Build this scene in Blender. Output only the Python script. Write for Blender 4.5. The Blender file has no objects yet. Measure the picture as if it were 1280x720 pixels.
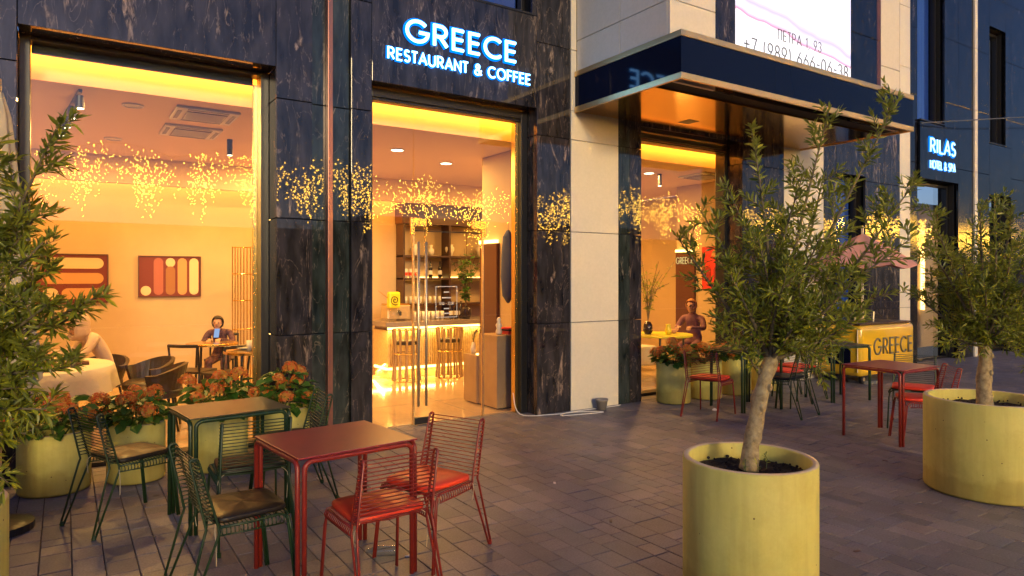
import bpy, bmesh, math, random
from mathutils import Vector, Matrix, Euler, noise as mnoise
R = math.radians
rnd = random.Random(7)
sc = bpy.context.scene
C = sc.collection

# ------------------------------------------------------------------ camera, world, street-lamp stand-in, exposure
cam = bpy.data.cameras.new('camera'); camo = bpy.data.objects.new('camera', cam); C.objects.link(camo)
cam.sensor_width = 36; cam.lens = 23.99; cam.shift_y = -0.0094; cam.clip_end = 500; cam.clip_start = 0.05
camo.location = (0, 0, 1.65); camo.rotation_euler = (R(90), 0, R(-33.3))
sc.camera = camo
SUN_ELEV, SUN_AZ = 13, -168                      # azimuth the light comes FROM, measured from +Y clockwise
w = bpy.data.worlds.new('World'); sc.world = w; w.use_nodes = True
nt = w.node_tree; bg = nt.nodes['Background']
sky = nt.nodes.new('ShaderNodeTexSky'); sky.sky_type = 'NISHITA'; sky.sun_disc = False
sky.sun_elevation = R(SUN_ELEV); sky.sun_rotation = R(SUN_AZ); sky.air_density = 1.3; sky.ozone_density = 6
tint = nt.nodes.new('ShaderNodeMix'); tint.data_type = 'RGBA'; tint.blend_type = 'MULTIPLY'; tint.inputs[0].default_value = 1; tint.inputs[7].default_value = (1.04, .88, 1.10, 1)
nt.links.new(sky.outputs[0], tint.inputs[6]); nt.links.new(tint.outputs[2], bg.inputs[0]); bg.inputs[1].default_value = 0.15
sl = bpy.data.lights.new('street_lamp_sun', 'SUN'); sl.energy = 2.0; sl.angle = R(9); sl.color = (1, .76, .40)  # warm key added in place of unseen street lamps behind the camera
so = bpy.data.objects.new('street_lamp_sun', sl); C.objects.link(so)
_d = Vector((math.sin(R(SUN_AZ))*math.cos(R(SUN_ELEV)), math.cos(R(SUN_AZ))*math.cos(R(SUN_ELEV)), math.sin(R(SUN_ELEV))))
so.rotation_euler = _d.to_track_quat('Z', 'Y').to_euler()
sc.view_settings.view_transform = 'Standard'; sc.view_settings.look = 'None'
sc.view_settings.exposure = 0; sc.view_settings.gamma = 1
cy = sc.cycles
cy.use_denoising = True; cy.max_bounces = 8; cy.diffuse_bounces = 3; cy.glossy_bounces = 5
cy.transparent_max_bounces = 16; cy.sample_clamp_indirect = 14; cy.caustics_reflective = False; cy.caustics_refractive = False

# ------------------------------------------------------------------ materials
def lin(c): return (c[0], c[1], c[2], 1)
def mat(name, col, rough=.5, metal=0, spec=.5, noise=None, bump=0, nscale=8, var=0, coat=0, emit=None, est=0):
    """principled; noise = second colour blended by a noise texture"""
    m = bpy.data.materials.new(name); m.use_nodes = True
    t = m.node_tree; b = t.nodes['Principled BSDF']
    b.inputs['Base Color'].default_value = lin(col); b.inputs['Roughness'].default_value = rough
    b.inputs['Metallic'].default_value = metal; b.inputs['Specular IOR Level'].default_value = spec
    b.inputs['Coat Weight'].default_value = coat
    if emit: b.inputs['Emission Color'].default_value = lin(emit); b.inputs['Emission Strength'].default_value = est
    tc = t.nodes.new('ShaderNodeTexCoord')
    last = None
    if noise or bump:
        n = t.nodes.new('ShaderNodeTexNoise'); n.inputs['Scale'].default_value = nscale; n.inputs['Detail'].default_value = 6
        n.inputs['Roughness'].default_value = .65
        t.links.new(tc.outputs['Object'], n.inputs['Vector'])
        if noise:
            r = t.nodes.new('ShaderNodeValToRGB'); r.color_ramp.elements[0].position = .35; r.color_ramp.elements[1].position = .7
            r.color_ramp.elements[0].color = lin(col); r.color_ramp.elements[1].color = lin(noise)
            t.links.new(n.outputs[0], r.inputs[0]); last = r.outputs[0]
        if bump:
            bp = t.nodes.new('ShaderNodeBump'); bp.inputs['Strength'].default_value = bump; bp.inputs['Distance'].default_value = .01
            t.links.new(n.outputs[0], bp.inputs['Height']); t.links.new(bp.outputs[0], b.inputs['Normal'])
    if var:
        oi = t.nodes.new('ShaderNodeObjectInfo'); hs = t.nodes.new('ShaderNodeHueSaturation')
        mr = t.nodes.new('ShaderNodeMapRange'); mr.inputs['To Min'].default_value = 1-var; mr.inputs['To Max'].default_value = 1+var
        t.links.new(oi.outputs['Random'], mr.inputs[0]); t.links.new(mr.outputs[0], hs.inputs['Value'])
        if last: t.links.new(last, hs.inputs['Color'])
        else: hs.inputs['Color'].default_value = lin(col)
        last = hs.outputs[0]
    if last: t.links.new(last, b.inputs['Base Color'])
    return m

def emis(name, col, s):
    m = bpy.data.materials.new(name); m.use_nodes = True; t = m.node_tree
    t.nodes.clear(); o = t.nodes.new('ShaderNodeOutputMaterial'); e = t.nodes.new('ShaderNodeEmission')
    e.inputs[0].default_value = lin(col); e.inputs[1].default_value = s
    t.links.new(e.outputs[0], o.inputs[0]); return m

def glass(name, tint=(1, 1, 1), k=1.7):
    m = bpy.data.materials.new(name); m.use_nodes = True; t = m.node_tree; t.nodes.clear()
    o = t.nodes.new('ShaderNodeOutputMaterial'); tr = t.nodes.new('ShaderNodeBsdfTransparent'); g = t.nodes.new('ShaderNodeBsdfGlossy')
    tr.inputs[0].default_value = lin(tint); g.inputs['Roughness'].default_value = 0.0
    fr = t.nodes.new('ShaderNodeFresnel'); fr.inputs[0].default_value = 1.5
    ge = t.nodes.new('ShaderNodeNewGeometry'); inv = t.nodes.new('ShaderNodeMath'); inv.operation = 'SUBTRACT'; inv.inputs[0].default_value = k
    ge2 = t.nodes.new('ShaderNodeMath'); ge2.operation = 'MULTIPLY'; ge2.inputs[1].default_value = k
    t.links.new(ge.outputs['Backfacing'], ge2.inputs[0]); t.links.new(ge2.outputs[0], inv.inputs[1])
    mu = t.nodes.new('ShaderNodeMath'); mu.operation = 'MULTIPLY'; mu.use_clamp = True
    t.links.new(fr.outputs[0], mu.inputs[0]); t.links.new(inv.outputs[0], mu.inputs[1])
    mx = t.nodes.new('ShaderNodeMixShader'); t.links.new(mu.outputs[0], mx.inputs[0]); t.links.new(tr.outputs[0], mx.inputs[1]); t.links.new(g.outputs[0], mx.inputs[2])
    t.links.new(mx.outputs[0], o.inputs[0]); return m

def marble(name, base, vein, rough=.02, seed=0, amount=.585):
    m = bpy.data.materials.new(name); m.use_nodes = True; t = m.node_tree; b = t.nodes['Principled BSDF']
    L = t.links.new; N = t.nodes.new
    tc = N('ShaderNodeTexCoord'); oi = N('ShaderNodeObjectInfo'); ad = N('ShaderNodeVectorMath'); ad.operation = 'MULTIPLY_ADD'
    rv = N('ShaderNodeVectorMath'); rv.operation = 'SCALE'; rv.inputs[0].default_value = (13, 7, 29); L(oi.outputs['Random'], rv.inputs['Scale'])
    av = N('ShaderNodeVectorMath'); L(tc.outputs['Object'], av.inputs[0]); L(rv.outputs[0], av.inputs[1])
    mp = N('ShaderNodeMapping'); mp.inputs['Rotation'].default_value = (0, R(22), 0); mp.inputs['Scale'].default_value = (5.0, 5.0, 1.25)
    L(av.outputs[0], mp.inputs['Vector'])
    n = N('ShaderNodeTexNoise'); n.inputs['Scale'].default_value = 1.2; n.inputs['Detail'].default_value = 9; n.inputs['Roughness'].default_value = .62; n.inputs['Distortion'].default_value = 1.6
    L(mp.outputs[0], n.inputs['Vector'])
    r = N('ShaderNodeValToRGB'); e = r.color_ramp.elements
    e[0].position = amount; e[0].color = (0, 0, 0, 1); e[1].position = amount+.09; e[1].color = (1, 1, 1, 1)
    L(n.outputs[0], r.inputs[0])
    n2 = N('ShaderNodeTexNoise'); n2.inputs['Scale'].default_value = 5; n2.inputs['Detail'].default_value = 8; n2.inputs['Roughness'].default_value = .75; n2.inputs['Distortion'].default_value = .8
    L(mp.outputs[0], n2.inputs['Vector'])
    r2 = N('ShaderNodeValToRGB'); r2.color_ramp.elements[0].position = .41; r2.color_ramp.elements[1].position = .56
    L(n2.outputs[0], r2.inputs[0])
    mu = N('ShaderNodeMath'); mu.operation = 'MULTIPLY'; L(r.outputs[0], mu.inputs[0]); L(r2.outputs[0], mu.inputs[1])
    n3 = N('ShaderNodeTexNoise'); n3.inputs['Scale'].default_value = 2.2; n3.inputs['Detail'].default_value = 7; L(mp.outputs[0], n3.inputs['Vector'])
    r3 = N('ShaderNodeValToRGB'); r3.color_ramp.elements[0].color = lin([c*.55 for c in base]); r3.color_ramp.elements[1].color = lin([c*1.9 for c in base])
    r3.color_ramp.elements[0].position = .35; r3.color_ramp.elements[1].position = .68
    L(n3.outputs[0], r3.inputs[0])
    n4 = N('ShaderNodeTexNoise'); n4.inputs['Scale'].default_value = .75; n4.inputs['Detail'].default_value = 5; n4.inputs['Distortion'].default_value = 2.4; L(mp.outputs[0], n4.inputs['Vector'])
    s1 = N('ShaderNodeMath'); s1.operation = 'SUBTRACT'; s1.inputs[1].default_value = .5; L(n4.outputs[0], s1.inputs[0]); s2 = N('ShaderNodeMath'); s2.operation = 'ABSOLUTE'; L(s1.outputs[0], s2.inputs[0])
    s3 = N('ShaderNodeMapRange'); s3.inputs['From Min'].default_value = 0; s3.inputs['From Max'].default_value = .011; s3.inputs['To Min'].default_value = .45; s3.inputs['To Max'].default_value = 0; L(s2.outputs[0], s3.inputs[0])
    s4 = N('ShaderNodeMath'); s4.operation = 'MULTIPLY'; L(s3.outputs[0], s4.inputs[0]); L(r2.outputs[0], s4.inputs[1]); s5 = N('ShaderNodeMath'); s5.operation = 'MAXIMUM'; L(mu.outputs[0], s5.inputs[0]); L(s4.outputs[0], s5.inputs[1]); mu = s5
    mx = N('ShaderNodeMix'); mx.data_type = 'RGBA'; L(mu.outputs[0], mx.inputs[0]); L(r3.outputs[0], mx.inputs[6]); mx.inputs[7].default_value = lin(vein)
    L(mx.outputs[2], b.inputs['Base Color']); b.inputs['Roughness'].default_value = rough
    return m

MB = marble('dark_marble', (.024, .022, .025), (.34, .25, .19))
MG = marble('green_marble', (.022, .030, .028), (.28, .23, .17), rough=.02, amount=.60)
MR = marble('rough_marble', (.007, .007, .009), (.10, .08, .075), rough=.10, amount=.60)
M = dict(
 white=mat('limestone', (.68, .62, .49), .45, noise=(.74, .67, .54), nscale=30, bump=.03, var=.04),
 black=mat('black_metal', (.012, .012, .014), .35),
 core=mat('wall_core', (.012, .012, .012), .9),
 copper=mat('copper_strip', (.30, .13, .10), .3, metal=.6),
 brass=mat('brass', (.80, .56, .25), .38, metal=1),
 soffit=mat('mirror_brass', (1.0, .62, .16), .12, metal=1),
 navy=mat('navy_glass', (.005, .008, .024), .06, spec=.16),
 rim=mat('skylit_concrete_rim', (.62, .50, .34), .8, noise=(.55, .44, .28), nscale=9),  # bare concrete, tinted with the pale pink sky light on the rim top
 blind=mat('blue_blind', (.03, .05, .10), .6),
 red=mat('red_paint', (.25, .022, .014), .35, noise=(.19, .018, .012), nscale=14),
 green=mat('green_paint', (.014, .042, .014), .38, noise=(.010, .028, .010), nscale=14),
 redcush=mat('red_leather', (.78, .05, .015), .45, noise=(.68, .04, .015), nscale=5, bump=.05),
 blkcush=mat('black_leather', (.012, .010, .010), .42, spec=.3, noise=(.018, .014, .012), nscale=5, bump=.06),
 greentop=mat('green_tabletop', (.05, .05, .022), .3, noise=(.035, .04, .018), nscale=7),
 redtop=mat('red_tabletop', (.26, .018, .028), .33, noise=(.21, .015, .023), nscale=7),
 cord=mat('cotton_cord', (.6, .5, .35), .8),
 soil=mat('soil', (.035, .018, .012), .95, noise=(.012, .007, .005), nscale=60, bump=1),
 bark=mat('olive_bark', (.46, .37, .20), .85, noise=(.20, .14, .07), nscale=26, bump=1.0),
 twig=mat('twig_bark', (.20, .16, .09), .85, noise=(.12, .09, .05), nscale=18),
 stem=mat('green_stem', (.06, .09, .025), .7),
 leather=mat('dark_leather', (.03, .02, .016), .4),
 wood=mat('pale_wood', (.42, .27, .13), .45, noise=(.34, .21, .10), nscale=4),
 darkwood=mat('dark_wood', (.07, .03, .018), .4, noise=(.05, .022, .014), nscale=6),
 brown=mat('brown_panel', (.10, .035, .022), .35),
 gold=mat('gold_metal', (.75, .50, .16), .25, metal=1),
 steel=mat('brushed_steel', (.72, .60, .40), .38, metal=.85),
 cloth=mat('cream_cloth', (.62, .56, .42), .85),
 canvas=mat('beige_canvas', (.55, .45, .29), .9, noise=(.48, .38, .24), nscale=10),
 coral=mat('coral_canvas', (.66, .33, .26), .85, noise=(.60, .27, .20), nscale=6),
 plaster=mat('cream_plaster', (.54, .385, .22), .8, noise=(.50, .35, .20), nscale=1.5, bump=.05),
 ceil=mat('ceiling_paint', (.80, .60, .38), .85),
 ceramic=mat('white_ceramic', (.72, .66, .55), .3),
 bottle=mat('dark_bottle', (.02, .012, .01), .12),
 paper=mat('white_paper', (.75, .72, .68), .7),
 cart=mat('cart_yellow', (.80, .47, .02), .14, coat=.6),
 grey=mat('grey_plastic', (.12, .12, .12), .4),
 letter=mat('grey_letter', (.13, .11, .06), .4),
 terracotta=mat('grey_pot', (.25, .22, .20), .8),
 skin=mat('skin', (.50, .27, .17), .55), hair=mat('black_hair', (.015, .010, .008), .5), hair2=mat('ginger_hair', (.38, .15, .04), .6),
 hoodie=mat('beige_hoodie', (.60, .44, .34), .9), shirt=mat('purple_shirt', (.03, .016, .035), .8, noise=(.18, .07, .08), nscale=26), pink=mat('mauve_top', (.18, .07, .11), .8, noise=(.26, .12, .15), nscale=18),
 jeans=mat('dark_trousers', (.03, .03, .05), .8),
 artred=mat('art_red', (.16, .02, .015), .6), artcream=mat('art_cream', (.68, .50, .28), .6), artorange=mat('art_orange', (.55, .27, .10), .6),
 artrose=mat('art_rose', (.36, .10, .07), .6), artbrown=mat('art_brown', (.30, .12, .04), .6), poster=mat('poster_red', (.70, .03, .02), .5), posterdark=mat('poster_dark', (.28, .01, .01), .5),
 garment=mat('blue_garment', (.04, .06, .18), .8), fir=mat('fir_dark', (.012, .015, .02), .8),
 marbletop=mat('bar_top', (.25, .20, .18), .15), barfront=mat('ribbed_bar', (.62, .45, .22), .35, noise=(.45, .30, .12), nscale=22, bump=.5),
 yel=mat('yellow_vase', (.75, .62, .03), .4), curtain=mat('blue_curtain', (.06, .12, .32), .8), curtain2=mat('beige_curtain', (.25, .20, .17), .8),
 bulb=emis('fairy_bulb', (1, .50, .05), 115), wire=mat('thin_wire', (.03, .03, .02), .6),
 ledw=emis('led_warm', (1, .60, .16), 7), spotw=emis('spot_warm', (1, .80, .5), 9),
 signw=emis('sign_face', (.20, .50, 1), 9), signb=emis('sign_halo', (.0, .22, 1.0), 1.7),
 signw2=emis('hotel_sign_face', (.45, .75, 1), 2.2), signtext=emis('gold_letters', (1, .72, .25), .9), redneon=emis('red_signal', (1, .05, .03), 4),
 glass=glass('clear_glass'), glass2=glass('blue_glass', (.75, .85, 1), 2.2), sticker=mat('white_sticker', (.75, .7, .6), .6),
 facade=mat('far_render', (.10, .085, .075), .8, noise=(.07, .06, .055), nscale=1), roof=mat('far_roof', (.05, .03, .03), .8),
)
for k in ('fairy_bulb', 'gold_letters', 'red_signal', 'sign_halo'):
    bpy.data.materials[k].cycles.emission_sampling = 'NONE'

def planter_mat():
    m = bpy.data.materials.new('yellow_concrete'); m.use_nodes = True; t = m.node_tree; b = t.nodes['Principled BSDF']; L = t.links.new; N = t.nodes.new
    tc = N('ShaderNodeTexCoord')
    n = N('ShaderNodeTexNoise'); n.inputs['Scale'].default_value = 3.2; n.inputs['Detail'].default_value = 7; n.inputs['Roughness'].default_value = .7; L(tc.outputs['Object'], n.inputs['Vector'])
    r = N('ShaderNodeValToRGB'); r.color_ramp.elements[0].color = (.54, .50, .12, 1); r.color_ramp.elements[1].color = (.60, .55, .15, 1)
    r.color_ramp.elements[0].position = .35; r.color_ramp.elements[1].position = .65; L(n.outputs[0], r.inputs[0])
    mp = N('ShaderNodeMapping'); mp.inputs['Scale'].default_value = (9, 9, .8); L(tc.outputs['Object'], mp.inputs['Vector'])
    n2 = N('ShaderNodeTexNoise'); n2.inputs['Scale'].default_value = 2; n2.inputs['Detail'].default_value = 8; L(mp.outputs[0], n2.inputs['Vector'])
    r2 = N('ShaderNodeValToRGB'); r2.color_ramp.elements[0].color = (.92, .90, .88, 1); r2.color_ramp.elements[0].position = .38; r2.color_ramp.elements[1].position = .52; L(n2.outputs[0], r2.inputs[0])
    v = N('ShaderNodeTexVoronoi'); v.inputs['Scale'].default_value = 11; L(tc.outputs['Object'], v.inputs['Vector'])
    r3 = N('ShaderNodeValToRGB'); r3.color_ramp.elements[0].color = (.12, .06, .03, 1); r3.color_ramp.elements[0].position = .035; r3.color_ramp.elements[1].position = .06; L(v.outputs['Distance'], r3.inputs[0])
    def mul(a, c):
        x = N('ShaderNodeMix'); x.data_type = 'RGBA'; x.blend_type = 'MULTIPLY'; x.inputs[0].default_value = 1; L(a, x.inputs[6]); L(c, x.inputs[7]); return x.outputs[2]
    sp = N('ShaderNodeSeparateXYZ'); L(tc.outputs['Object'], sp.inputs[0]); n5 = N('ShaderNodeTexNoise'); n5.inputs['Scale'].default_value = 9; n5.inputs['Detail'].default_value = 6; L(tc.outputs['Object'], n5.inputs['Vector'])
    ma = N('ShaderNodeMath'); ma.operation = 'MULTIPLY_ADD'; L(n5.outputs[0], ma.inputs[0]); ma.inputs[1].default_value = -.28; L(sp.outputs[2], ma.inputs[2])
    r5 = N('ShaderNodeValToRGB'); r5.color_ramp.elements[0].position = 0; r5.color_ramp.elements[0].color = (.80, .74, .68, 1); r5.color_ramp.elements[1].position = .06; L(ma.outputs[0], r5.inputs[0])
    n6 = N('ShaderNodeTexNoise'); n6.inputs['Scale'].default_value = 2.1; n6.inputs['Detail'].default_value = 9; n6.inputs['Roughness'].default_value = .75; L(tc.outputs['Object'], n6.inputs['Vector'])
    r6 = N('ShaderNodeValToRGB'); r6.color_ramp.elements[0].position = .36; r6.color_ramp.elements[0].color = (.90, .87, .82, 1); r6.color_ramp.elements[1].position = .50; L(n6.outputs[0], r6.inputs[0])
    L(mul(mul(mul(mul(r.outputs[0], r2.outputs[0]), r3.outputs[0]), r5.outputs[0]), r6.outputs[0]), b.inputs['Base Color']); b.inputs['Roughness'].default_value = .7
    bp = N('ShaderNodeBump'); bp.inputs['Strength'].default_value = .25; bp.inputs['Distance'].default_value = .01; L(n2.outputs[0], bp.inputs['Height']); L(bp.outputs[0], b.inputs['Normal'])
    return m
M['planter'] = planter_mat()

def leaf_mat(name, a, bcol, under, use_attr=True):
    m = bpy.data.materials.new(name); m.use_nodes = True; t = m.node_tree; b = t.nodes['Principled BSDF']; L = t.links.new; N = t.nodes.new
    at = N('ShaderNodeAttribute'); at.attribute_name = 'tone'; oi = N('ShaderNodeObjectInfo')
    s = N('ShaderNodeMath'); s.operation = 'ADD'; L(at.outputs['Fac'], s.inputs[0]); L(oi.outputs['Random'], s.inputs[1])
    fr = N('ShaderNodeMath'); fr.operation = 'FRACT'; L(s.outputs[0], fr.inputs[0])
    mx = N('ShaderNodeMix'); mx.data_type = 'RGBA'; L(fr.outputs[0], mx.inputs[0]); mx.inputs[6].default_value = lin(a); mx.inputs[7].default_value = lin(bcol)
    ge = N('ShaderNodeNewGeometry'); m2 = N('ShaderNodeMix'); m2.data_type = 'RGBA'; L(ge.outputs['Backfacing'], m2.inputs[0]); L(mx.outputs[2], m2.inputs[6]); m2.inputs[7].default_value = lin(under)
    L(m2.outputs[2], b.inputs['Base Color']); b.inputs['Roughness'].default_value = .38; b.inputs['Specular IOR Level'].default_value = .6
    tl = N('ShaderNodeBsdfTranslucent'); L(m2.outputs[2], tl.inputs[0]); ms = N('ShaderNodeMixShader'); ms.inputs[0].default_value = .32; o_ = t.nodes['Material Output']
    L(b.outputs[0], ms.inputs[1]); L(tl.outputs[0], ms.inputs[2]); L(ms.outputs[0], o_.inputs[0])
    return m
M['olive'] = leaf_mat('olive_leaf', (.11, .145, .010), (.42, .43, .03), (.27, .30, .04))
M['hydleaf'] = leaf_mat('hydrangea_leaf', (.035, .11, .012), (.09, .20, .022), (.09, .15, .04))
M['petal'] = leaf_mat('hydrangea_petal', (.74, .10, .02), (.55, .38, .05), (.60, .18, .04))

def paver_mat(name, attr):
    m = bpy.data.materials.new(name); m.use_nodes = True; t = m.node_tree; b = t.nodes['Principled BSDF']; L = t.links.new; N = t.nodes.new
    tc = N('ShaderNodeNewGeometry')
    if attr: at = N('ShaderNodeAttribute'); at.attribute_name = 'tone'; src = at.outputs['Fac']
    else: src = N('ShaderNodeObjectInfo').outputs['Random']
    r = N('ShaderNodeValToRGB'); e = r.color_ramp.elements
    e[0].color = (.130, .128, .152, 1); e[1].color = (.215, .200, .215, 1)
    for p, c in ((.3, (.165, .154, .172, 1)), (.55, (.155, .156, .192, 1)), (.8, (.196, .176, .190, 1))):
        x = e.new(p); x.color = c
    L(src, r.inputs[0])
    n = N('ShaderNodeTexNoise'); n.inputs['Scale'].default_value = 1.1; n.inputs['Detail'].default_value = 9; n.inputs['Roughness'].default_value = .7; L(tc.outputs['Position'], n.inputs['Vector'])
    r2 = N('ShaderNodeValToRGB'); r2.color_ramp.elements[0].color = (.62, .60, .62, 1); r2.color_ramp.elements[1].color = (1.15, 1.1, 1.05, 1); r2.color_ramp.elements[0].position = .35; r2.color_ramp.elements[1].position = .66
    L(n.outputs[0], r2.inputs[0])
    n3 = N('ShaderNodeTexNoise'); n3.inputs['Scale'].default_value = 90; n3.inputs['Detail'].default_value = 5; L(tc.outputs['Position'], n3.inputs['Vector'])
    r4 = N('ShaderNodeMapRange'); r4.inputs['From Min'].default_value = .3; r4.inputs['From Max'].default_value = .7; r4.inputs['To Min'].default_value = .75; r4.inputs['To Max'].default_value = 1.2; L(n3.outputs[0], r4.inputs[0])
    x = N('ShaderNodeMix'); x.data_type = 'RGBA'; x.blend_type = 'MULTIPLY'; x.inputs[0].default_value = 1; L(r.outputs[0], x.inputs[6]); L(r2.outputs[0], x.inputs[7])
    x2 = N('ShaderNodeMix'); x2.data_type = 'RGBA'; x2.blend_type = 'MULTIPLY'; x2.inputs[0].default_value = 1; L(x.outputs[2], x2.inputs[6]); L(r4.outputs[0], x2.inputs[7])
    vo = N('ShaderNodeTexVoronoi'); vo.inputs['Scale'].default_value = 1.9; L(tc.outputs['Position'], vo.inputs['Vector']); rg = N('ShaderNodeValToRGB'); rg.color_ramp.elements[0].position = .035; rg.color_ramp.elements[0].color = (.35, .33, .36, 1); rg.color_ramp.elements[1].position = .055; L(vo.outputs['Distance'], rg.inputs[0])
    x3 = N('ShaderNodeMix'); x3.data_type = 'RGBA'; x3.blend_type = 'MULTIPLY'; x3.inputs[0].default_value = 1; L(x2.outputs[2], x3.inputs[6]); L(rg.outputs[0], x3.inputs[7]); L(x3.outputs[2], b.inputs['Base Color'])
    rr = N('ShaderNodeMapRange'); rr.inputs['To Min'].default_value = .38; rr.inputs['To Max'].default_value = .62; L(n.outputs[0], rr.inputs[0]); L(rr.outputs[0], b.inputs['Roughness'])
    bp = N('ShaderNodeBump'); bp.inputs['Strength'].default_value = .35; bp.inputs['Distance'].default_value = .003; L(n3.outputs[0], bp.inputs['Height']); L(bp.outputs[0], b.inputs['Normal'])
    return m
M['paver'] = paver_mat('paver_stone', False); M['paver2'] = paver_mat('paver_stone_field', True)
M['joint'] = mat('joint_sand', (.075, .062, .066), .95, noise=(.05, .036, .03), nscale=20)
M['asphalt'] = mat('asphalt', (.045, .045, .05), .7, noise=(.03, .03, .033), nscale=30, bump=.2)

# ------------------------------------------------------------------ helpers
def tag(o, label=None, cat=None, group=None, kind=None):
    if label: o['label'] = label
    if cat: o['category'] = cat
    if group: o['group'] = group
    if kind: o['kind'] = kind
    return o
def obj(name, bm, m, parent=None, smooth=False, loc=None):
    me = bpy.data.meshes.new(name)
    if isinstance(bm, bmesh.types.BMesh): bm.to_mesh(me); bm.free()
    else: me.from_pydata(*bm); me.update()
    me.materials.append(M[m] if isinstance(m, str) else m)
    if smooth: me.polygons.foreach_set('use_smooth', [True]*len(me.polygons))
    o = bpy.data.objects.new(name, me); C.objects.link(o)
    if parent: o.parent = parent
    if loc: o.location = loc
    return o
def inst(name, src, parent, loc, rot=(0, 0, 0), scale=(1, 1, 1)):
    o = bpy.data.objects.new(name, src.data if hasattr(src, 'data') else src); C.objects.link(o); o.parent = parent
    o.location = loc; o.rotation_euler = rot; o.scale = scale; return o
def thing(name, label, cat, loc=(0, 0, 0), rz=0, group=None):
    o = bpy.data.objects.new(name, None); C.objects.link(o); o.location = loc; o.rotation_euler = (0, 0, rz); o.empty_display_size = .1
    return tag(o, label, cat, group)
def struct(name, bm, m, smooth=False): return tag(obj(name, bm, m, smooth=smooth), kind='structure')
def copy_tree(o, parent=None):
    c = o.copy(); C.objects.link(c); c.parent = parent
    for ch in list(o.children): copy_tree(ch, c)
    return c
def B(): return bmesh.new()
def box(bm, x0, x1, y0, y1, z0, z1, bev=0):
    if x0 > x1: x0, x1 = x1, x0
    if y0 > y1: y0, y1 = y1, y0
    r = bmesh.ops.create_cube(bm, size=1); vs = r['verts']
    for v in vs: v.co = Vector(((x0+x1)/2+v.co.x*(x1-x0), (y0+y1)/2+v.co.y*(y1-y0), (z0+z1)/2+v.co.z*(z1-z0)))
    if bev:
        es = {e for v in vs for e in v.link_edges}
        bmesh.ops.bevel(bm, geom=list(es), offset=bev, segments=2, affect='EDGES', profile=.6)
    return bm
def bx(*a, bev=0): return box(B(), *a, bev=bev)
def tube(bm, pts, r, n=6, closed=False, caps=True):
    P = [Vector(p) for p in pts]; N = len(P); rr = r if isinstance(r, (list, tuple)) else [r]*N
    t0 = (P[1]-P[0]).normalized(); up = Vector((0, 0, 1)) if abs(t0.z) < .9 else Vector((1, 0, 0))
    u = t0.cross(up).normalized(); rings = []
    for i in range(N):
        if closed: t = (P[(i+1) % N]-P[i-1]).normalized()
        elif i == 0: t = (P[1]-P[0]).normalized()
        elif i == N-1: t = (P[-1]-P[-2]).normalized()
        else:
            a = (P[i]-P[i-1]).normalized(); b = (P[i+1]-P[i]).normalized(); t = a+b
            t = t.normalized() if t.length > 1e-6 else a
        u = u - t*u.dot(t); u = u.normalized() if u.length > 1e-6 else t.orthogonal().normalized()
        v = t.cross(u)
        k = 1.0
        if 0 < i < N-1 and not closed:
            ca = max(-1, min(1, (P[i]-P[i-1]).normalized().dot((P[i+1]-P[i]).normalized()))); k = 1/max(.6, math.cos(math.acos(ca)/2)); k = 1+(k-1)*.6
        rings.append([bm.verts.new(P[i]+(u*math.cos(2*math.pi*j/n)+v*math.sin(2*math.pi*j/n))*rr[i]*k) for j in range(n)])
    for i in range(N-1 if not closed else N):
        a = rings[i]; b = rings[(i+1) % N]
        for j in range(n):
            try: bm.faces.new((a[j], a[(j+1) % n], b[(j+1) % n], b[j]))
            except ValueError: pass
    if caps and not closed:
        bm.faces.new(list(reversed(rings[0]))); bm.faces.new(rings[-1])
    return bm
def arc3(c, r, a0, a1, n, ax='yz'):
    out = []
    for i in range(n+1):
        a = R(a0+(a1-a0)*i/n); p = list(c); k = {'x': 0, 'y': 1, 'z': 2}
        p[k[ax[0]]] += r*math.cos(a); p[k[ax[1]]] += r*math.sin(a); out.append(tuple(p))
    return out
def lathe(bm, prof, n=32, c=(0, 0, 0), caps=True):
    rings = [[bm.verts.new((c[0]+r*math.cos(2*math.pi*j/n), c[1]+r*math.sin(2*math.pi*j/n), c[2]+z)) for j in range(n)] for r, z in prof]
    for a, b in zip(rings, rings[1:]):
        for j in range(n): bm.faces.new((a[j], a[(j+1) % n], b[(j+1) % n], b[j]))
    if caps: bm.faces.new(list(reversed(rings[0]))); bm.faces.new(rings[-1])
    return bm
def poly(bm, pts, y0, y1, plane='xz'):
    """extruded outline; pts in plane, y0..y1 along the third axis"""
    def P(a, b, d): return (a, d, b) if plane == 'xz' else ((d, a, b) if plane == 'yz' else (a, b, d))
    A = [bm.verts.new(P(a, b, y0)) for a, b in pts]; D = [bm.verts.new(P(a, b, y1)) for a, b in pts]; n = len(pts)
    bm.faces.new(A); bm.faces.new(list(reversed(D)))
    for i in range(n): bm.faces.new((A[i], D[i], D[(i+1) % n], A[(i+1) % n]))
    bmesh.ops.recalc_face_normals(bm, faces=bm.faces); return bm
def smoothpath(pts, k=4):
    P = [Vector(p) for p in pts]; out = []
    for i in range(len(P)-1):
        p0 = P[max(i-1, 0)]; p1 = P[i]; p2 = P[i+1]; p3 = P[min(i+2, len(P)-1)]
        for j in range(k):
            t = j/k; out.append(.5*((2*p1)+(-p0+p2)*t+(2*p0-5*p1+4*p2-p3)*t*t+(-p0+3*p1-3*p2+p3)*t**3))
    out.append(P[-1]); return out

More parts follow.
